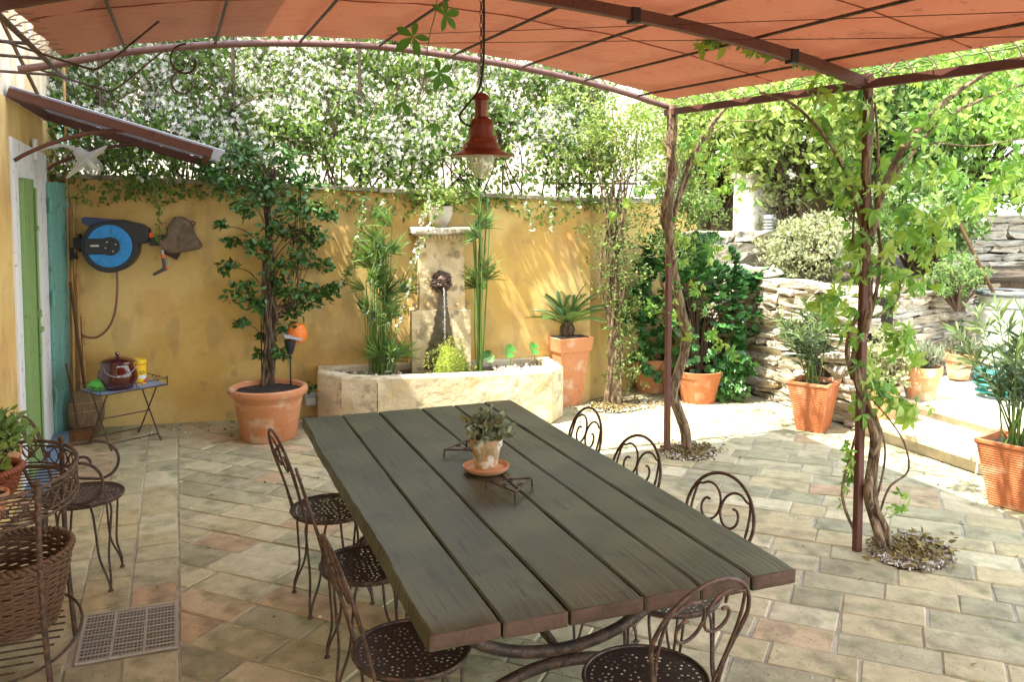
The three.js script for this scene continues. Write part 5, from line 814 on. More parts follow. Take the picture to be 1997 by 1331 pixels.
// ---------- jasmine on the wall ----------
{
  R = rngOf(71);
  const t = WTHING('star_jasmine', 'big star jasmine in white bloom covering the fence on the garden wall', 'climbing shrub', 0, 0, -0.1);
  const leaves = [], fl = [];
  const dens = (s, y) => { const b = ss(2.0, 2.55, y + 0.25 * (n3(s * 2.2, y * 2, 4) - 0.5) + 0.1 * Math.sin(s * 3)); return 0.22 + 0.78 * b; };
  for (let i = 0; i < 2100; i++) { // clumps
    const s = rr(-0.55, 4.5), y = rr(2.02, 3.75); if (R() > dens(s, y) * (0.5 + n3(s * 3, y * 3, 9))) continue;
    const bulge = 0.10 + 0.24 * n3(s * 1.6, y * 1.6, 2) * ss(1.9, 2.6, y), c = V(s, y, rr(-0.22, 0.12 + bulge) - Math.max(0, y - 2.25) * 0.55), out = V(-0.3 + gauss() * 0.4, 0.5, 0.6).normalize(), sunTint = s > 1.0 ? 1 : 0.4;
    for (let k = 0; k < 28; k++) { const p = c.clone().add(rdir().multiplyScalar(Math.pow(R(), 0.6) * 0.13)); leaves.push({ p, d: rdir(0.2).addScaledVector(out, 0.7).normalize(), s: rr(0.04, 0.078), c: tone(...GREEN.jas, Math.min(1, R() * (0.55 + 0.6 * sunTint))) }); }  // sunlight put into leaf colour: lighter on the sunlit stretch, deeper by the house
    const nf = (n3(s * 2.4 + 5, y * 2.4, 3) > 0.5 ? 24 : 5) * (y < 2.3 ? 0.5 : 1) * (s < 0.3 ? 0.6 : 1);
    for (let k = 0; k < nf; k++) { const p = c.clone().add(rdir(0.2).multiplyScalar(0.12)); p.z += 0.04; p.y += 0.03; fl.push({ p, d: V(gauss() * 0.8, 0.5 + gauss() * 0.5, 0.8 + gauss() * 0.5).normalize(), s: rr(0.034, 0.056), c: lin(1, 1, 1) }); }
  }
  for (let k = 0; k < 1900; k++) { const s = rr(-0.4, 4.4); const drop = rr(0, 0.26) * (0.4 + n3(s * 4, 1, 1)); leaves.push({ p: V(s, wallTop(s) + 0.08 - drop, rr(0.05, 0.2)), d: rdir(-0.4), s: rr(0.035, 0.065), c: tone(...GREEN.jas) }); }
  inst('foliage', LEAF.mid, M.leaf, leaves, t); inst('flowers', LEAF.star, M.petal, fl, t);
  const br = []; for (let k = 0; k < 70; k++) { const s = rr(-0.3, 4.3); br.push(tube([[s, wallTop(s) + 0.02, rr(-0.05, 0.1)], [s + gauss() * 0.25, 2.4, rr(-0.1, 0.12)], [s + gauss() * 0.6, rr(2.7, 3.3), rr(-0.2, 0.15)]], [0.008, 0.003], 12, 5)); } mesh('branches', br, M.twig, t);
  // hanging strands with flowers
  for (const [u0, v0, u1, v1, white] of [[712, 380, 690, 520, 0.3], [705, 400, 668, 560, 0.1], [862, 375, 800, 520, 1], [815, 470, 772, 650, 1], [838, 370, 815, 450, 1], [1015, 380, 1040, 450, 0.8], [1065, 385, 1072, 455, 0.8], [300, 350, 312, 470, 0], [270, 350, 262, 385, 0], [450, 372, 478, 430, 0.1], [745, 385, 735, 420, 0.8], [1120, 385, 1128, 405, 0.6]]) {
    const a = WL(u0, v0, 0.22), b = WL(u1, v1, white > 0.9 ? 0.42 : 0.14), m = a.clone().lerp(b, 0.5).add(V(0.02, 0, 0.03)); const C = new THREE.CatmullRomCurve3([a, m, b]); a.z += 0.1; b.z += 0.1; m.z += 0.1;
    const st = new THREE.Group(); st.name = 'hanging_strand'; t.add(st); mesh('stem', tube([a, m, b], 0.0025, 16, 5), M.stemGreen, st); const n = Math.round(a.distanceTo(b) / 0.012), li = [], fi = [];
    for (let k = 0; k < n; k++) { const p = C.getPoint(R()).add(rdir().multiplyScalar(0.02)); if (R() < white * 0.65) fi.push({ p, d: rdir(0.2), s: rr(0.026, 0.045), c: lin(1, 1, 1) }); else li.push({ p, d: V(gauss(), -0.5 + gauss() * 0.5, gauss()).normalize(), s: rr(0.035, 0.06), c: tone(...GREEN.jas) }); }
    if (li.length) inst('leaves', LEAF.mid, M.leaf, li, st); if (fi.length) inst('flowers', LEAF.star, M.petal, fi, st);
  }
}
{ // climber in the big pot
  R = rngOf(72);
  const b = G(525, 852), t = thing('large_pot', 'large round terracotta pot with rolled rim against the garden wall', 'pot', b);
  mesh('pot', lathe([[0.001, 0], [0.215, 0], [0.222, 0.01], [0.262, 0.29], [0.266, 0.30], [0.263, 0.31], [0.28, 0.345], [0.305, 0.36], [0.316, 0.385], [0.31, 0.41], [0.29, 0.42], [0.27, 0.41], [0.255, 0.36], [0.001, 0.36]], 56), M.terra, t); mesh('soil', lumps(new THREE.CylinderGeometry(0.258, 0.258, 0.03, 40, 2), 0.008, 20, 2).translate(0, 0.368, 0), M.soil, t);
  const c = thing('potted_jasmine', 'dark green climbing jasmine trained up from the large terracotta pot', 'climbing plant', b.clone().setY(0.36));
  const Lp = (u, v, o = 0.32) => Wp(u, v, o).sub(c.position), stems = [];
  const main = [[525, 752], [524, 690], [528, 620], [524, 540], [526, 470], [522, 400], [530, 330]];
  for (let k = 0; k < 12; k++) { const g = () => gauss() * 0.03; stems.push(tube(main.map(([u, v], i) => Lp(u + gauss() * 7, v, 0.42 - i * 0.03).add(V(g(), 0, g()))), [rr(0.012, 0.02), 0.006], 40, 6)); }
  const clumps = [[470, 570, 0.15], [445, 520, 0.08], [500, 480, 0.13], [480, 400, 0.14], [550, 520, 0.15], [590, 500, 0.14], [610, 460, 0.15], [600, 410, 0.15], [560, 400, 0.16], [520, 370, 0.14], [640, 420, 0.08], [590, 570, 0.14], [620, 580, 0.12], [640, 570, 0.07], [570, 600, 0.15], [540, 560, 0.12], [500, 590, 0.09], [560, 640, 0.08], [545, 690, 0.08], [512, 690, 0.06], [520, 650, 0.08], [470, 630, 0.05], [600, 755, 0.06], [595, 350, 0.15], [500, 350, 0.15], [440, 360, 0.10], [560, 320, 0.2], [470, 300, 0.18], [410, 330, 0.12], [455, 470, 0.06], [430, 440, 0.04], [540, 440, 0.12], [575, 460, 0.12], [630, 520, 0.08], [650, 560, 0.05]];
  const it = []; for (const [u, v, r] of clumps) { const q = Lp(u, v, rr(0.2, 0.42)), n = Math.round(r * 620); stems.push(tube([Lp(525, Math.min(745, v + 60), 0.34), Lp((u + 525) / 2, v + 10, 0.34), q], [0.007, 0.003], 14, 5)); for (let k = 0; k < n; k++) { const d = rdir(0), kk = Math.pow(R(), 0.5) * r; it.push({ p: q.clone().add(V(d.x * kk, d.y * kk * 0.8, d.z * kk * 0.8)), d: V(gauss(), gauss() * 0.6 - 0.1, gauss() + 0.3).normalize(), s: rr(0.045, 0.082), c: tone([0.026, 0.085, 0.018], [0.075, 0.175, 0.035]) }); } }
  for (let k = 0; k < 16; k++) { const u = rr(575, 600), v = rr(350, 420); stems.push(tube([Lp(u, v, 0.25), Lp(u + gauss() * 12 - 5, v + 90, 0.28), Lp(u + gauss() * 16 - 20, v + rr(150, 260), 0.3)], 0.0025, 14, 4)); }
  mesh('stems', stems, M.barkDark, c); c.children[0].userData.kind = 'stuff'; inst('foliage', LEAF.mid, M.leafGloss, it, c);
  const f = thing('plant_support', 'thin dark iron support frame standing in the large terracotta pot', 'plant support', b.clone().setY(0.37)); const Lf = (u, v, o) => Wp(u, v, o).sub(f.position); mesh('frame', [tube([Lf(511, 740, 0.3).setY(0), Lf(508, 600, 0.3), Lf(507, 598, 0.3), Lf(575, 596, 0.32)], 0.005, 40, 5)], M.black, f);
  const lp = Wp(580, 650, 0.34), l = thing('bee_lantern', 'orange ribbed beehive shaped lantern hanging in the jasmine', 'lantern', lp); const pr = []; for (let k = 0; k <= 24; k++) { const y = 0.075 - k * 0.0062; pr.push([(0.03 + 0.05 * Math.sin(PI * Math.min(1, 0.15 + k / 24 * 0.62))) + 0.004 * Math.abs(Math.sin(k * PI / 3)), y]); } mesh('shell', lathe([[0.001, 0.085], ...pr, [0.001, -0.078]], 32), mat({ color: [0.75, 0.19, 0.025], roughness: 0.5 }), l); mesh('hanger', tube([[0, 0.08, 0], [0.004, 0.13, 0], [0, 0.17, -0.01]], 0.002, 8, 5), M.black, l);
  const cp = Wp(566, 668, 0.44), cs = thing('stake_light', 'small dark solar stake light with grey panel in the large pot', 'stake light', [cp.x, 0.38, cp.z]); const hh = cp.y - 0.38; mesh('stake', rod([0, 0, 0], [0, hh - 0.06, 0], 0.007), M.black, cs); mesh('cup', lathe([[0.02, hh - 0.10], [0.034, hh - 0.06], [0.05, hh + 0.02], [0.001, hh + 0.02]], 24), M.charcoal, cs); mesh('panel', box(0.15, 0.014, 0.10, 0.02, hh + 0.04, 0, 0.1, 0, -0.25), M.grey, cs);
}
{ // small climber up the wall by the hose reel stays with the jasmine; gravel pits
  R = rngOf(73);
  const pit = (label, c, rx, rz, turn, n) => { const t = thing('gravel_bed', label, 'gravel', c, turn); t.userData.kind = 'stuff'; mesh('earth', lumps(new THREE.CylinderGeometry(1, 1, 1, 24, 1).scale(rx, 0.012, rz), 0.01, 14, 3, 'y').translate(0, 0.004, 0), M.earth, t); const it = []; for (let k = 0; k < n; k++) { const a = R() * 2 * PI, q = Math.sqrt(R()) * (0.9 + 0.25 * R()); it.push({ p: V(Math.cos(a) * q * rx, 0.012, Math.sin(a) * q * rz), d: rdir(), s: rr(0.004, 0.011), c: tone([0.16, 0.12, 0.08], [0.72, 0.68, 0.6]) }); } inst('pebble', new THREE.IcosahedronGeometry(1, 1).scale(1, 0.6, 0.8), M.pebble, it, t); const lf = []; for (let k = 0; k < n / 3; k++) lf.push({ p: V(gauss() * rx * 0.8, 0.02, gauss() * rz * 0.8), d: V(gauss(), 0.1, gauss()).normalize(), s: rr(0.02, 0.05), c: tone([0.12, 0.08, 0.03], [0.3, 0.24, 0.08]) }); inst('dry_leaves', LEAF.mid, M.leafDull, lf, t); };
  pit('white gravel bed round the vine trunk at the far pergola post', V(3.60, 0, -5.62), 0.24, 0.2, 0.6, 1300);
  pit('dark gravel bed with dry leaves round the creeper at the right pergola post', V(3.68, 0, -3.55), 0.26, 0.2, 0.6, 1600);
  pit('gravel bed at the foot of the climber beside the tall planter', V(3.80, 0, -7.14), 0.34, 0.22, 0.1, 1600);
}
{ // yellow-green climber at the end of the wall
  R = rngOf(74);
  const b = G(1190, 790), t = thing('trellis_climber', 'yellow green small leaved climber rising in bare stems at the wall end', 'climbing shrub', b); const L = (u, v, D) => Dp(u, v, D).sub(b), D0 = 8.05; const stems = [];
  for (let k = 0; k < 16; k++) { const u0 = 1190 + gauss() * 16; stems.push(tube([L(u0, 786, D0), L(1195 + gauss() * 14, 680, D0), L(1195 + gauss() * 20, 540, D0 + gauss() * 0.06), L(1195 + gauss() * 32, 400, D0 + gauss() * 0.1), L(1210 + gauss() * 70, rr(200, 300), D0 + gauss() * 0.15)], [rr(0.008, 0.02), 0.004], 40, 6)); }
  const it = []; const cl = (n, uf, vf, r, dd) => { for (let i = 0; i < n; i++) { const u = uf(), v = vf(), q = L(u, v, D0 + gauss() * dd); for (let k = 0; k < 15; k++) it.push({ p: q.clone().add(rdir().multiplyScalar(Math.pow(R(), 0.6) * r)), d: rdir(-0.1), s: rr(0.028, 0.055), c: tone(...(v < 330 ? GREEN.lime : [[0.09, 0.17, 0.02], [0.22, 0.30, 0.045]])) }); } };
  cl(330, () => 1230 + gauss() * 125, () => 270 + gauss() * 85, 0.10, 0.22); cl(110, () => 1205 + gauss() * 45, () => rr(380, 600), 0.09, 0.12); cl(60, () => 1215 + gauss() * 30, () => rr(580, 760), 0.06, 0.08); cl(90, () => 1345 + gauss() * 40, () => 400 + gauss() * 30, 0.1, 0.25); cl(120, () => 1300 + gauss() * 70, () => rr(330, 500), 0.09, 0.2);
  mesh('stems', stems, M.bark, t); t.children[0].userData.kind = 'stuff'; inst('foliage', LEAF.small, M.leaf, it, t);
}
{ // ivy and its pots
  R = rngOf(75);
  const mk = (u, v, r, h, label, m) => { const b = G(u, v), t = thing('ivy_pot', label, 'pot', b); mesh('pot', lathe([[0.001, 0], [r * 0.72, 0], [r * 0.96, h * 0.8], [r, h * 0.82], [r * 1.04, h], [r * 0.94, h], [r * 0.88, h * 0.85], [0.001, h * 0.85]], 40), m, t); mesh('soil', place(new THREE.CylinderGeometry(r * 0.9, r * 0.9, 0.01, 24), 0, h * 0.87, 0), M.soil, t); return b; };
  const b = mk(1362, 782, 0.22, 0.30, 'wide terracotta pot holding the ivy at the foot of the stair', M.terraRed); mk(1272, 762, 0.21, 0.34, 'orange terracotta pot half hidden behind the climber and ivy', M.terra);
  const t = thing('ivy', 'dense dark green ivy mound spilling over its pot', 'ivy', b.clone().setY(0.25)); const it = [], c = Dp(1352, 610, 8.55).sub(t.position);
  const pts = []; for (let k = 0; k < 520; k++) { const d = rdir(0.1); const bl = 0.72 + 0.55 * n3(d.x * 2.3 + 4, d.y * 2.3, d.z * 2.3), q = c.clone().add(V(d.x * 0.62 * bl + d.y * -0.12, d.y * 0.72 * bl, d.z * 0.42 * bl)); pts.push(q); }
  for (let k = 0; k < 60; k++) pts.push(Dp(1430 + gauss() * 30, rr(690, 770), 8.2).sub(t.position));
  for (let k = 0; k < 40; k++) pts.push(Dp(rr(1400, 1530), 545 + gauss() * 18, 8.5).sub(t.position));
  for (const q of pts) { const o = q.clone().sub(c).normalize(); for (let k = 0; k < 9; k++) it.push({ p: q.clone().add(rdir().multiplyScalar(0.06 * R())), d: o.clone().add(V(gauss() * 0.5, -0.5 + gauss() * 0.3, gauss() * 0.5)).normalize(), s: rr(0.05, 0.085), c: tone(...GREEN.ivy), roll: Math.atan2(o.x, o.z) + gauss() * 0.5 }); }
  inst('foliage', LEAF.ivy, M.leafGloss, it, t); mesh('stems', pts.filter((_, i) => i % 12 === 0).map(q => tube([V(0, 0, 0), c.clone().lerp(q, 0.4), q], [0.008, 0.003], 10, 5)), M.twig, t);
}
// ---------- vines on the pergola posts ----------
function vine(name, label, base, D, trunks, m, leafPts, size, branchesM) {
  const t = thing(name, label, 'vine', base), L = (u, v, d = D) => Dp(u, v, d).sub(base);
  trunks.forEach(([pts, r]) => { const c = mesh(r[0] > 0.02 ? 'trunk' : 'branch', tube(pts.map(([u, v, d]) => L(u, v, D + (d ?? 0))), r, pts.length * 8, r[0] > 0.02 ? 9 : 6), m, t); });
  const var3 = Array.from({ length: 10 }, (_, k) => vineLeaf(k)); const mats = [0, 1, 2, 3].map(k => mat({ color: [[0.13, 0.31, 0.03], [0.20, 0.40, 0.035], [0.30, 0.46, 0.05], [0.36, 0.50, 0.07]][k], roughness: 0.8, transmission: 0.45, thickness: 0 }));
  leafPts.forEach(([u, v, s, d]) => { const l = new THREE.Mesh(var3[Math.floor(R() * 10)], mats[Math.floor(R() * 4)]); l.name = 'leaf'; l.castShadow = l.receiveShadow = true; l.position.copy(L(u, v, D + (d ?? gauss() * 0.12))); l.rotation.set(rr(-0.6, 0.5), gauss() * 0.7, rr(1.6, 4.7), 'YXZ'); l.scale.setScalar(size * (s ?? rr(0.45, 1.2))); t.add(l); });
  return t;
}
const along = (pts, n, sp, s) => { const c = new THREE.CatmullRomCurve3(pts.map(p => V(p[0], p[1], 0))), o = []; for (let k = 0; k < n; k++) { const p = c.getPoint(R()); if (k < n * 0.4) o.push([p.x + gauss() * sp * 0.7, p.y + gauss() * sp * 0.7, rr(0.35, 0.7)]); o.push([p.x + gauss() * sp, p.y + gauss() * sp, s]); } return o; };
{
  R = rngOf(76);
  const tr = [[[[1340, 884], [1336, 840], [1322, 800], [1312, 770], [1322, 730], [1334, 690], [1338, 650], [1328, 600], [1316, 540], [1306, 470], [1304, 420], [1306, 370], [1308, 320], [1312, 260], [1314, 205]].map((p, i) => [...p, i > 8 ? -0.06 : 0.05]), [0.042, 0.034, 0.034]], [[[1316, 480, 0.05], [1293, 430, -0.02], [1300, 380, -0.11], [1318, 330, -0.08], [1300, 280, -0.02], [1318, 230, -0.04]], [0.024, 0.02]], [[[1310, 440], [1330, 360], [1352, 300], [1385, 245], [1430, 195]], [0.019, 0.012]], [[[1312, 420], [1345, 340], [1370, 280], [1400, 230], [1450, 170]], [0.014, 0.008]], [[[1330, 330], [1370, 280], [1420, 240], [1480, 236]], [0.008, 0.004]], [[[1290, 560], [1283, 530], [1298, 580], [1310, 640], [1340, 660], [1346, 625]], [0.008, 0.004]], [[[1330, 700], [1345, 670], [1352, 640]], [0.006, 0.003]]];
  const lv = [...along([[1350, 560], [1380, 590], [1350, 620]], 12, 22), ...along([[1330, 660], [1400, 660], [1430, 690]], 16, 16), ...along([[1270, 605], [1310, 600], [1330, 620]], 10, 14), ...along([[1330, 460], [1380, 480], [1400, 500]], 14, 22), ...along([[1320, 300], [1400, 230], [1460, 200]], 22, 22), ...along([[1360, 350], [1400, 300], [1440, 380]], 22, 34), ...along([[1200, 420], [1240, 380], [1280, 360]], 14, 18), ...along([[1310, 240], [1312, 400], [1325, 560]], 26, 34), ...along([[1340, 240], [1390, 300], [1420, 420]], 22, 30)];
  vine('grape_vine', 'twisted vine with thick bark winding up the far pergola post', V(3.56, 0, -5.58), 6.52, tr, M.bark, lv, 0.075);
  const tr2 = [[[[1722, 1082], [1712, 1040], [1700, 1000], [1692, 960], [1700, 900], [1704, 850], [1690, 800], [1672, 740], [1668, 690], [1688, 640], [1694, 560], [1690, 470], [1694, 420], [1690, 330], [1698, 240], [1690, 150]].map((p, i) => [...p, i % 2 ? -0.04 : 0.03]), [0.026, 0.022, 0.016]], [[[1738, 1075], [1726, 1030], [1708, 990], [1704, 930], [1712, 860], [1708, 820], [1694, 795], [1684, 760]], [0.022, 0.014]], [[[1668, 1040], [1650, 1000], [1642, 960], [1655, 900], [1668, 850], [1680, 800]], [0.009, 0.006]], [[[1712, 1010], [1735, 950], [1770, 920], [1765, 870], [1735, 820], [1700, 780]], [0.007, 0.004]], [[[1700, 1000], [1720, 930], [1725, 870], [1705, 800]], [0.008, 0.004]], [[[1664, 740], [1652, 690], [1660, 640], [1680, 600], [1676, 540], [1682, 480]], [0.016, 0.01]], [[[1694, 480, -0.04], [1706, 420, -0.03], [1730, 350, 0], [1762, 290], [1810, 230], [1880, 170], [1990, 110]], [0.024, 0.01]], [[[1700, 440], [1722, 380], [1770, 310], [1830, 240], [1900, 200], [2010, 160]], [0.014, 0.006]], [[[1686, 460], [1665, 380], [1630, 300], [1590, 245], [1540, 200], [1480, 180]], [0.015, 0.006]], [[[1690, 640], [1710, 560], [1716, 480], [1706, 400], [1712, 300], [1706, 200]], [0.012, 0.006]], [[[1690, 560], [1665, 480], [1668, 400], [1690, 340]], [0.008, 0.004]], [[[1700, 620], [1740, 600], [1755, 560], [1748, 520]], [0.007, 0.004]], [[[1762, 290], [1820, 280], [1900, 285], [1997, 270]], [0.005, 0.003]], [[[1690, 175], [1600, 140], [1500, 110], [1420, 80]], [0.006, 0.003]], [[[1690, 175], [1790, 90], [1900, 40], [2000, 5]], [0.008, 0.004]]];
  const lv2 = [...along([[1650, 860], [1660, 920], [1650, 970]], 16, 16), ...along([[1680, 700], [1740, 770], [1790, 800]], 36, 22), ...along([[1560, 600], [1620, 610], [1650, 640]], 14, 18), ...along([[1730, 580], [1760, 650], [1770, 680]], 26, 22), ...along([[1700, 520], [1760, 540], [1820, 560]], 34, 28), ...along([[1730, 460], [1790, 480], [1850, 490]], 36, 30), ...along([[1650, 500], [1640, 560], [1620, 600]], 14, 24), ...along([[1740, 990], [1770, 960], [1720, 1010]], 5, 18), ...along([[1690, 400], [1660, 340], [1640, 430]], 22, 34), ...along([[1720, 360], [1800, 330], [1880, 360]], 34, 40), ...along([[1760, 280], [1850, 220], [1980, 150]], 40, 36), ...along([[1880, 400], [1940, 380], [1990, 330]], 30, 40), ...along([[1560, 220], [1620, 280], [1650, 320]], 18, 24), ...along([[1700, 300], [1680, 240], [1700, 180]], 14, 22), ...along([[1360, 80], [1430, 70], [1480, 90]], 16, 20), ...along([[1480, 90], [1560, 110], [1660, 130]], 12, 22), ...along([[1790, 60], [1880, 40], [1990, 20]], 26, 24), ...along([[1780, 20], [1820, 10], [1840, 40]], 8, 16), ...along([[1690, 420], [1692, 600], [1690, 820]], 34, 30), ...along([[1740, 420], [1800, 430], [1860, 420]], 24, 34), ...along([[1560, 170], [1640, 190], [1700, 220]], 20, 24)];
  const cv = vine('creeper_vine', 'bright green creeper with tangled stems winding up the right pergola post', V(3.62, 0, -3.58), 4.66, tr2, M.bark, lv2, 0.09);
  { // shoots along the pergola edge, thick enough to dapple the sun
    const top = (x, y, z) => V(x, y, z).sub(cv.position), it = [], sh = [];
    for (let k = 0; k < 46; k++) { const z = rr(-6.5, -1.2), a = top(3.44, 2.58, z), b = top(3.44 + rr(0.2, 0.95), 2.5 + gauss() * 0.16, z + gauss() * 0.45), m = a.clone().lerp(b, 0.5).add(V(0, 0.12, 0)); const C = new THREE.CatmullRomCurve3([a, m, b]); sh.push(tube([a, m, b], [0.005, 0.002], 10, 4)); const n = Math.round(rr(8, 22)); for (let q = 0; q < n; q++) it.push({ p: C.getPoint(rr(0.1, 1)).add(rdir().multiplyScalar(0.07)), d: V(gauss(), -0.4 + gauss() * 0.4, gauss()).normalize(), s: rr(0.035, 0.085), c: tone([0.18, 0.36, 0.03], [0.40, 0.52, 0.08]) }); }
    mesh('edge_shoots', sh, M.stemGreen, cv); inst('edge_foliage', norm(vineLeaf(2)), M.leaf, it, cv);
  }
  // tendril hanging beside the lamp
  const b = Dp(850, 0, 3.35), h = thing('hanging_tendril', 'single creeper tendril with five leaves hanging beside the pendant lamp', 'vine', V(b.x, roofY(b.x, b.z) - 0.02, b.z)); const L = (u, v) => Dp(u, v, 3.35).sub(h.position);
  mesh('stem', tube([V(0.01, 0, 0), L(850, 20), L(840, 60), L(832, 110), L(828, 150), L(818, 190), L(812, 205)], 0.0022, 30, 5), M.stemGreen, h);
  const lm = mat({ color: [0.075, 0.27, 0.025], roughness: 0.8, transmission: 0.4, thickness: 0 });
  for (const [u, v, n, sp, r, rz, ry] of [[866, 30, 5, 2.0, 0.085, -1.2, 0.2], [806, 72, 5, 2.4, 0.09, 2.2, -0.3], [856, 142, 5, 2.3, 0.085, -2.2, 0.1], [786, 198, 2, 0.55, 0.085, 3.0, -0.2], [850, 240, 3, 0.8, 0.06, 2.9, 0.3]]) { const l = mesh('leaf', place(palmate(r, n, sp), 0, 0, 0, -0.1, ry, rz), lm, h); l.position.copy(L(u, v)); }
}
// ---------- pots and plants on the right ----------
{
  R = rngOf(77);
  const ribPot = (label, pos, turn, group) => { const t = thing('ribbed_planter', label, 'planter', pos, turn); const pr = []; const H = 0.40; for (let k = 0; k <= 26; k++) { const y = H * k / 26, r = 0.105 + 0.062 * k / 26; pr.push([r - 0.003, y], [r + 0.002, y + 0.006]); } const sq = (p) => toCreasedNormals(norm(new THREE.LatheGeometry(p.map(q => new THREE.Vector2(q[0] * Math.SQRT2, q[1])), 4).rotateY(PI / 4)), 0.3); mesh('body', sq([[0.001, 0], ...pr]), M.terraRed, t); mesh('rim', sq([[0.166, 0.385], [0.174, 0.40], [0.174, 0.418], [0.152, 0.418], [0.148, 0.37], [0.001, 0.37]]), M.terraRed, t); mesh('soil', box(0.29, 0.01, 0.29, 0, 0.376, 0), M.soil, t); return t; };
  const oleander = (label, pos, L, n, spread, bend) => { const t = thing('oleander', label, 'shrub', pos), it = [], st = []; for (let k = 0; k < n; k++) { const d = V(gauss() * spread + bend, 1, gauss() * spread).normalize(), l = L * rr(0.55, 1.1), b = V(gauss() * 0.05, 0, gauss() * 0.05), e = b.clone().addScaledVector(d, l), m = b.clone().lerp(e, 0.5).add(V(-d.x * 0.06, 0.02, -d.z * 0.06)); const C = new THREE.CatmullRomCurve3([b, m, e]); st.push(tube([b, m, e], [0.007, 0.003], 10, 5)); for (let q = 0; q < 42; q++) { const s = Math.pow(rr(0.2, 1), 0.6), p = C.getPoint(s), tg = C.getTangent(s), a = rdir(); a.addScaledVector(tg, -a.dot(tg)).normalize(); it.push({ p, d: tg.clone().multiplyScalar(s > 0.9 ? 1.1 : 0.55).add(a).normalize(), s: rr(0.08, 0.15), c: tone(...(s > 0.8 ? [[0.12, 0.2, 0.05], [0.22, 0.3, 0.09]] : GREEN.ole)) }); } } mesh('stems', st, M.stemGreen, t); inst('foliage', LEAF.lance, M.leaf, it, t); };
  const a = G(1585, 838), b = G(1975, 985);
  ribPot('ribbed square terracotta planter in front of the dry stone wall', a, 0.55); oleander('thin leaved oleander in the planter before the dry stone wall', a.clone().setY(0.376), 0.70, 15, 0.62, -0.12);
  ribPot('ribbed square orange planter standing at the pale steps', b, 0.30); oleander('tall bushy oleander in the planter at the pale steps', b.clone().setY(0.376), 0.88, 20, 0.55, -0.05);
  const round = (label, pos, r, h, m) => { const t = thing('round_pot', label, 'pot', pos); mesh('pot', lathe([[0.001, 0], [r * 0.68, 0], [r * 0.9, h * 0.7], [r * 0.98, h * 0.72], [r * 1.02, h], [r * 0.92, h], [r * 0.86, h * 0.86], [0.001, h * 0.86]], 40), m, t); mesh('soil', place(new THREE.CylinderGeometry(r * 0.88, r * 0.88, 0.01, 24), 0, h * 0.88, 0), M.soil, t); return t; };
  const plant = (name, label, cat, pos, c, rx, ry, n, pal, leaf, size, o = {}) => { const t = thing(name, label, cat, pos); bush(t, c, rx, ry, rx, n, pal, leaf, size, { base: V(0, 0, 0), br: 0.006, ...o }); return t; };
  const p1 = G(1794, 776, 0.276); round('pale terracotta pot with banded rim on the upper step', p1, 0.165, 0.27, M.terraPale); plant('lavender', 'grey green lavender cushion in the banded pale pot', 'lavender', p1.clone().setY(0.5), V(0, 0.11, 0), 0.15, 0.10, 900, 'sage', 'lance', 0.06, { clumps: 40, cr: 0.06, up: 1.2 });
  const p2 = G(1722, 815, 0.136); round('tapered orange pot holding the variegated shrub on the lower step', p2, 0.13, 0.28, M.terraPale); plant('variegated_shrub', 'yellow variegated shrub in the tapered pot behind the creeper', 'shrub', p2.clone().setY(0.37), V(0, 0.24, 0), 0.22, 0.25, 1300, 'pale', 'mid', 0.05, { clumps: 60, cr: 0.07 });
  const p3 = G(1868, 738, 0.276); round('small terracotta pot behind the banded pot', p3, 0.13, 0.24, M.terra); plant('herb', 'small grey green herb in the pot behind the banded pot', 'herb', p3.clone().setY(0.48), V(0, 0.1, 0), 0.14, 0.10, 500, 'sage', 'lance', 0.06, { clumps: 24, cr: 0.06 });
  // garden bag with pole
  const q = G(1962, 735, 0.276); const bag = thing('garden_bag', 'pale green garden waste sack with dark rim ring', 'garden bag', q); const pr = []; for (let k = 0; k <= 12; k++) pr.push([0.27 + 0.015 * Math.sin(k * 0.9), 0.78 * k / 12]); mesh('sack', lumps(new THREE.LatheGeometry([[0.001, 0], ...pr].map(p => new THREE.Vector2(...p)), 40), 0.02, 6, 7), M.bag, bag); mesh('rim_ring', place(new THREE.TorusGeometry(0.285, 0.02, 8, 48), 0, 0.785, 0, PI / 2), M.darkGrey, bag); mesh('band', place(new THREE.TorusGeometry(0.289, 0.008, 6, 48), 0, 0.68, 0, PI / 2 + 0.06), M.darkGrey, bag);
  const D = q.x * SY - q.z * CY, e0 = Dp(1868, 432, D), e1 = Dp(1932, 562, D); const pl = thing('wooden_pole', 'pale wooden pole leaning in the garden sack', 'pole', e1.clone().setY(e1.y)); const dd = e0.clone().sub(e1); mesh('shaft', rod(dd.clone().multiplyScalar(-0.9), dd, 0.017, 10), mat({ color: [0.6, 0.46, 0.32], map: T.straw, roughness: 0.8 }, 0.4), pl);
  const h = G(1945, 770, 0.276), ho = thing('coiled_hose', 'heap of coiled teal garden hose in front of the garden sack', 'hose', h); const cp = []; for (let k = 0; k < 260; k++) { const a2 = k * 0.28, r = 0.14 + 0.05 * Math.sin(k * 0.083); cp.push([r * Math.cos(a2) + 0.02 * Math.sin(k * 0.05), 0.02 + k * 0.00075 + 0.008 * Math.sin(k * 0.7), r * Math.sin(a2) * 0.9]); } mesh('coils', tube(cp, 0.014, 700, 6), mat({ color: [0.02, 0.26, 0.24], roughness: 0.45 }), ho);
}
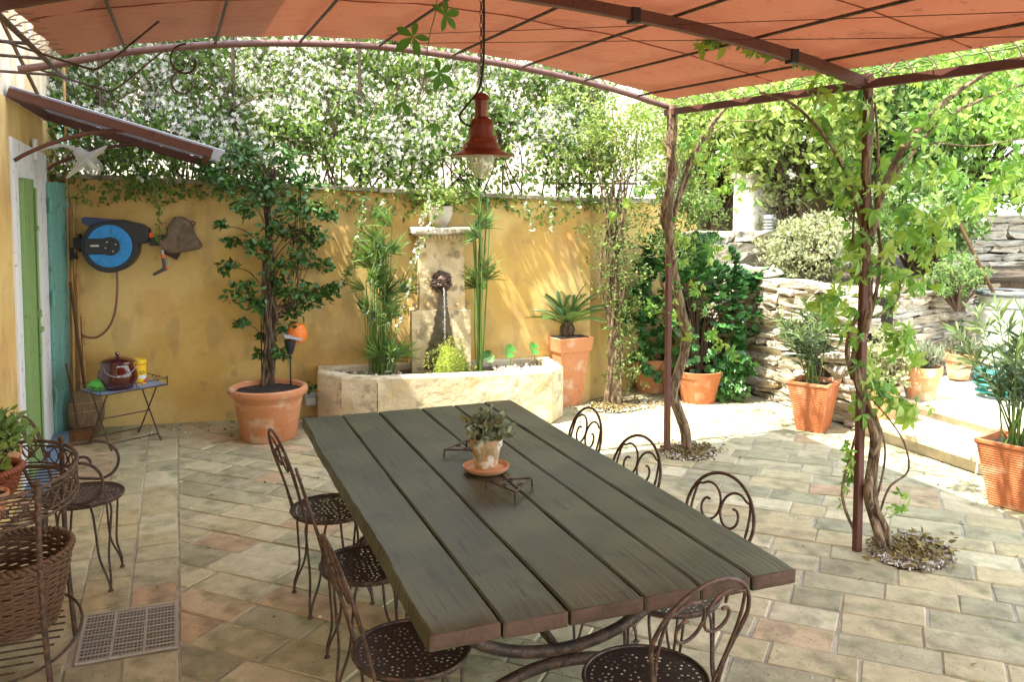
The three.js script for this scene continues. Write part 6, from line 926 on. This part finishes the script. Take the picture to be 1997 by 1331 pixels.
// ---------- planting on the terrace and beyond ----------
{
  R = rngOf(78);
  const shrub = (name, label, cat, u, v, D, baseY, rx, ry, n, pal, leaf, size, o = {}) => { const c = Dp(u, v, D), t = thing(name, label, cat, [c.x, baseY, c.z]); bush(t, V(0, c.y - baseY, 0), rx, ry, o.rz ?? rx * 0.8, n, pal, leaf, size, { base: V(0, 0, 0), br: 0.02, ...o }); return t; };
  shrub('variegated_bush', 'creamy variegated bush on the terrace beside the bollard light', 'bush', 1590, 485, 9.0, 1.14, 0.62, 0.34, 4200, 'pale', 'mid', 0.05, { clumps: 170, cr: 0.10 });
  shrub('white_bush', 'pale flowering bush climbing by the white gate pillar', 'bush', 1520, 380, 10.4, 1.14, 0.30, 0.75, 2600, 'pale', 'mid', 0.055, { clumps: 90, cr: 0.12, flowers: 500, fs: 0.035 });
  shrub('box_bush', 'rounded green bush at the end of the dry stone wall by the sack', 'bush', 1868, 540, 8.0, 0.9, 0.30, 0.22, 2400, 'shrub', 'small', 0.035, { clumps: 120, cr: 0.07 });
  shrub('low_grass', 'silvery tufted plant on top of the dry stone wall', 'plant', 1670, 500, 8.2, 1.12, 0.22, 0.14, 700, 'sage', 'lance', 0.07, { clumps: 30, cr: 0.07, up: 1 });
  shrub('photinia_bush', 'broad leaved evergreen bush with cream flower heads behind the creeper', 'bush', 1800, 420, 9.6, 0.9, 0.75, 0.45, 4600, 'shrub', 'mid', 0.085, { clumps: 150, cr: 0.16, flowers: 500, fs: 0.04 });
  const tree = (label, u, v, D, baseY, rx, ry, n, pal, o = {}) => { const c = Dp(u, v, D), t = thing('garden_tree', label, 'tree', [c.x, baseY, c.z]); mesh('trunk', tube([[0, 0, 0], [0.05, (c.y - baseY) * 0.4, 0.03], [-0.04, c.y - baseY, 0]], [0.09, 0.04], 20, 8), M.bark, t); bush(t, V(0, c.y - baseY, 0), rx, ry, rx * 0.85, n, pal, o.leaf ?? 'mid', o.size ?? 0.10, { base: V(0, (c.y - baseY) * 0.5, 0), br: 0.03, clumps: Math.round(n / 26), cr: o.cr ?? 0.24, shell: 0.4, ...o }); };
  tree('light green tree leaning over the gate pillar', 1555, 250, 10.4, 1.1, 1.0, 0.85, 7000, 'lime', { flowers: 300, fs: 0.05 });
  tree('broad leaved tree behind the right pergola post', 1720, 250, 11.0, 1.0, 1.15, 1.15, 8000, 'shrub');
  tree('sunlit yellow green tree above the dark stone wall', 1900, 260, 11.0, 1.0, 1.35, 1.1, 7500, 'vine', { flowers: 300, fs: 0.05 });
  tree('tall pale leaved tree behind the garden trees', 1820, 120, 14, 1.0, 2.4, 1.3, 8000, 'lime', { size: 0.12 });
  tree('bushy tree rising behind the wall at the vine post', 1385, 230, 11.5, 0, 1.0, 1.1, 6000, 'lime', { size: 0.09 });
  tree('tall tree far behind the trellis climber', 1150, 150, 15.5, 0, 2.2, 1.2, 5600, 'shrub', { size: 0.1, flowers: 900, fs: 0.07 });
}

{ // litter on the paving
  R = rngOf(79);
  const t = thing('leaf_litter', 'scattered dry leaves and fallen petals on the paving', 'leaf litter', [2, 0.002, -5]); t.userData.kind = 'stuff'; const a = [], b = [];
  for (let k = 0; k < 420; k++) { const near = R() < 0.6, p = near ? WP(rr(-0.3, 4.8), 0, Math.abs(gauss()) * 0.5 + 0.05) : V(rr(-0.3, 5), 0, rr(-7, -2)); p.sub(V(2, 0, -5)).setY(0.004); const it = { p, d: V(gauss(), 0.12, gauss()).normalize(), roll: gauss() * 0.4, s: rr(0.012, 0.034), c: tone([0.10, 0.07, 0.03], [0.34, 0.27, 0.10]) }; if (R() < 0.35) { it.c = lin(0.75, 0.73, 0.66); it.s *= 0.6; b.push(it); } else a.push(it); }
  inst('dry_leaves', LEAF.mid, M.leafDull, a, t); inst('petals', LEAF.round, M.leafDull, b, t);
}
renderer.render(scene, camera);
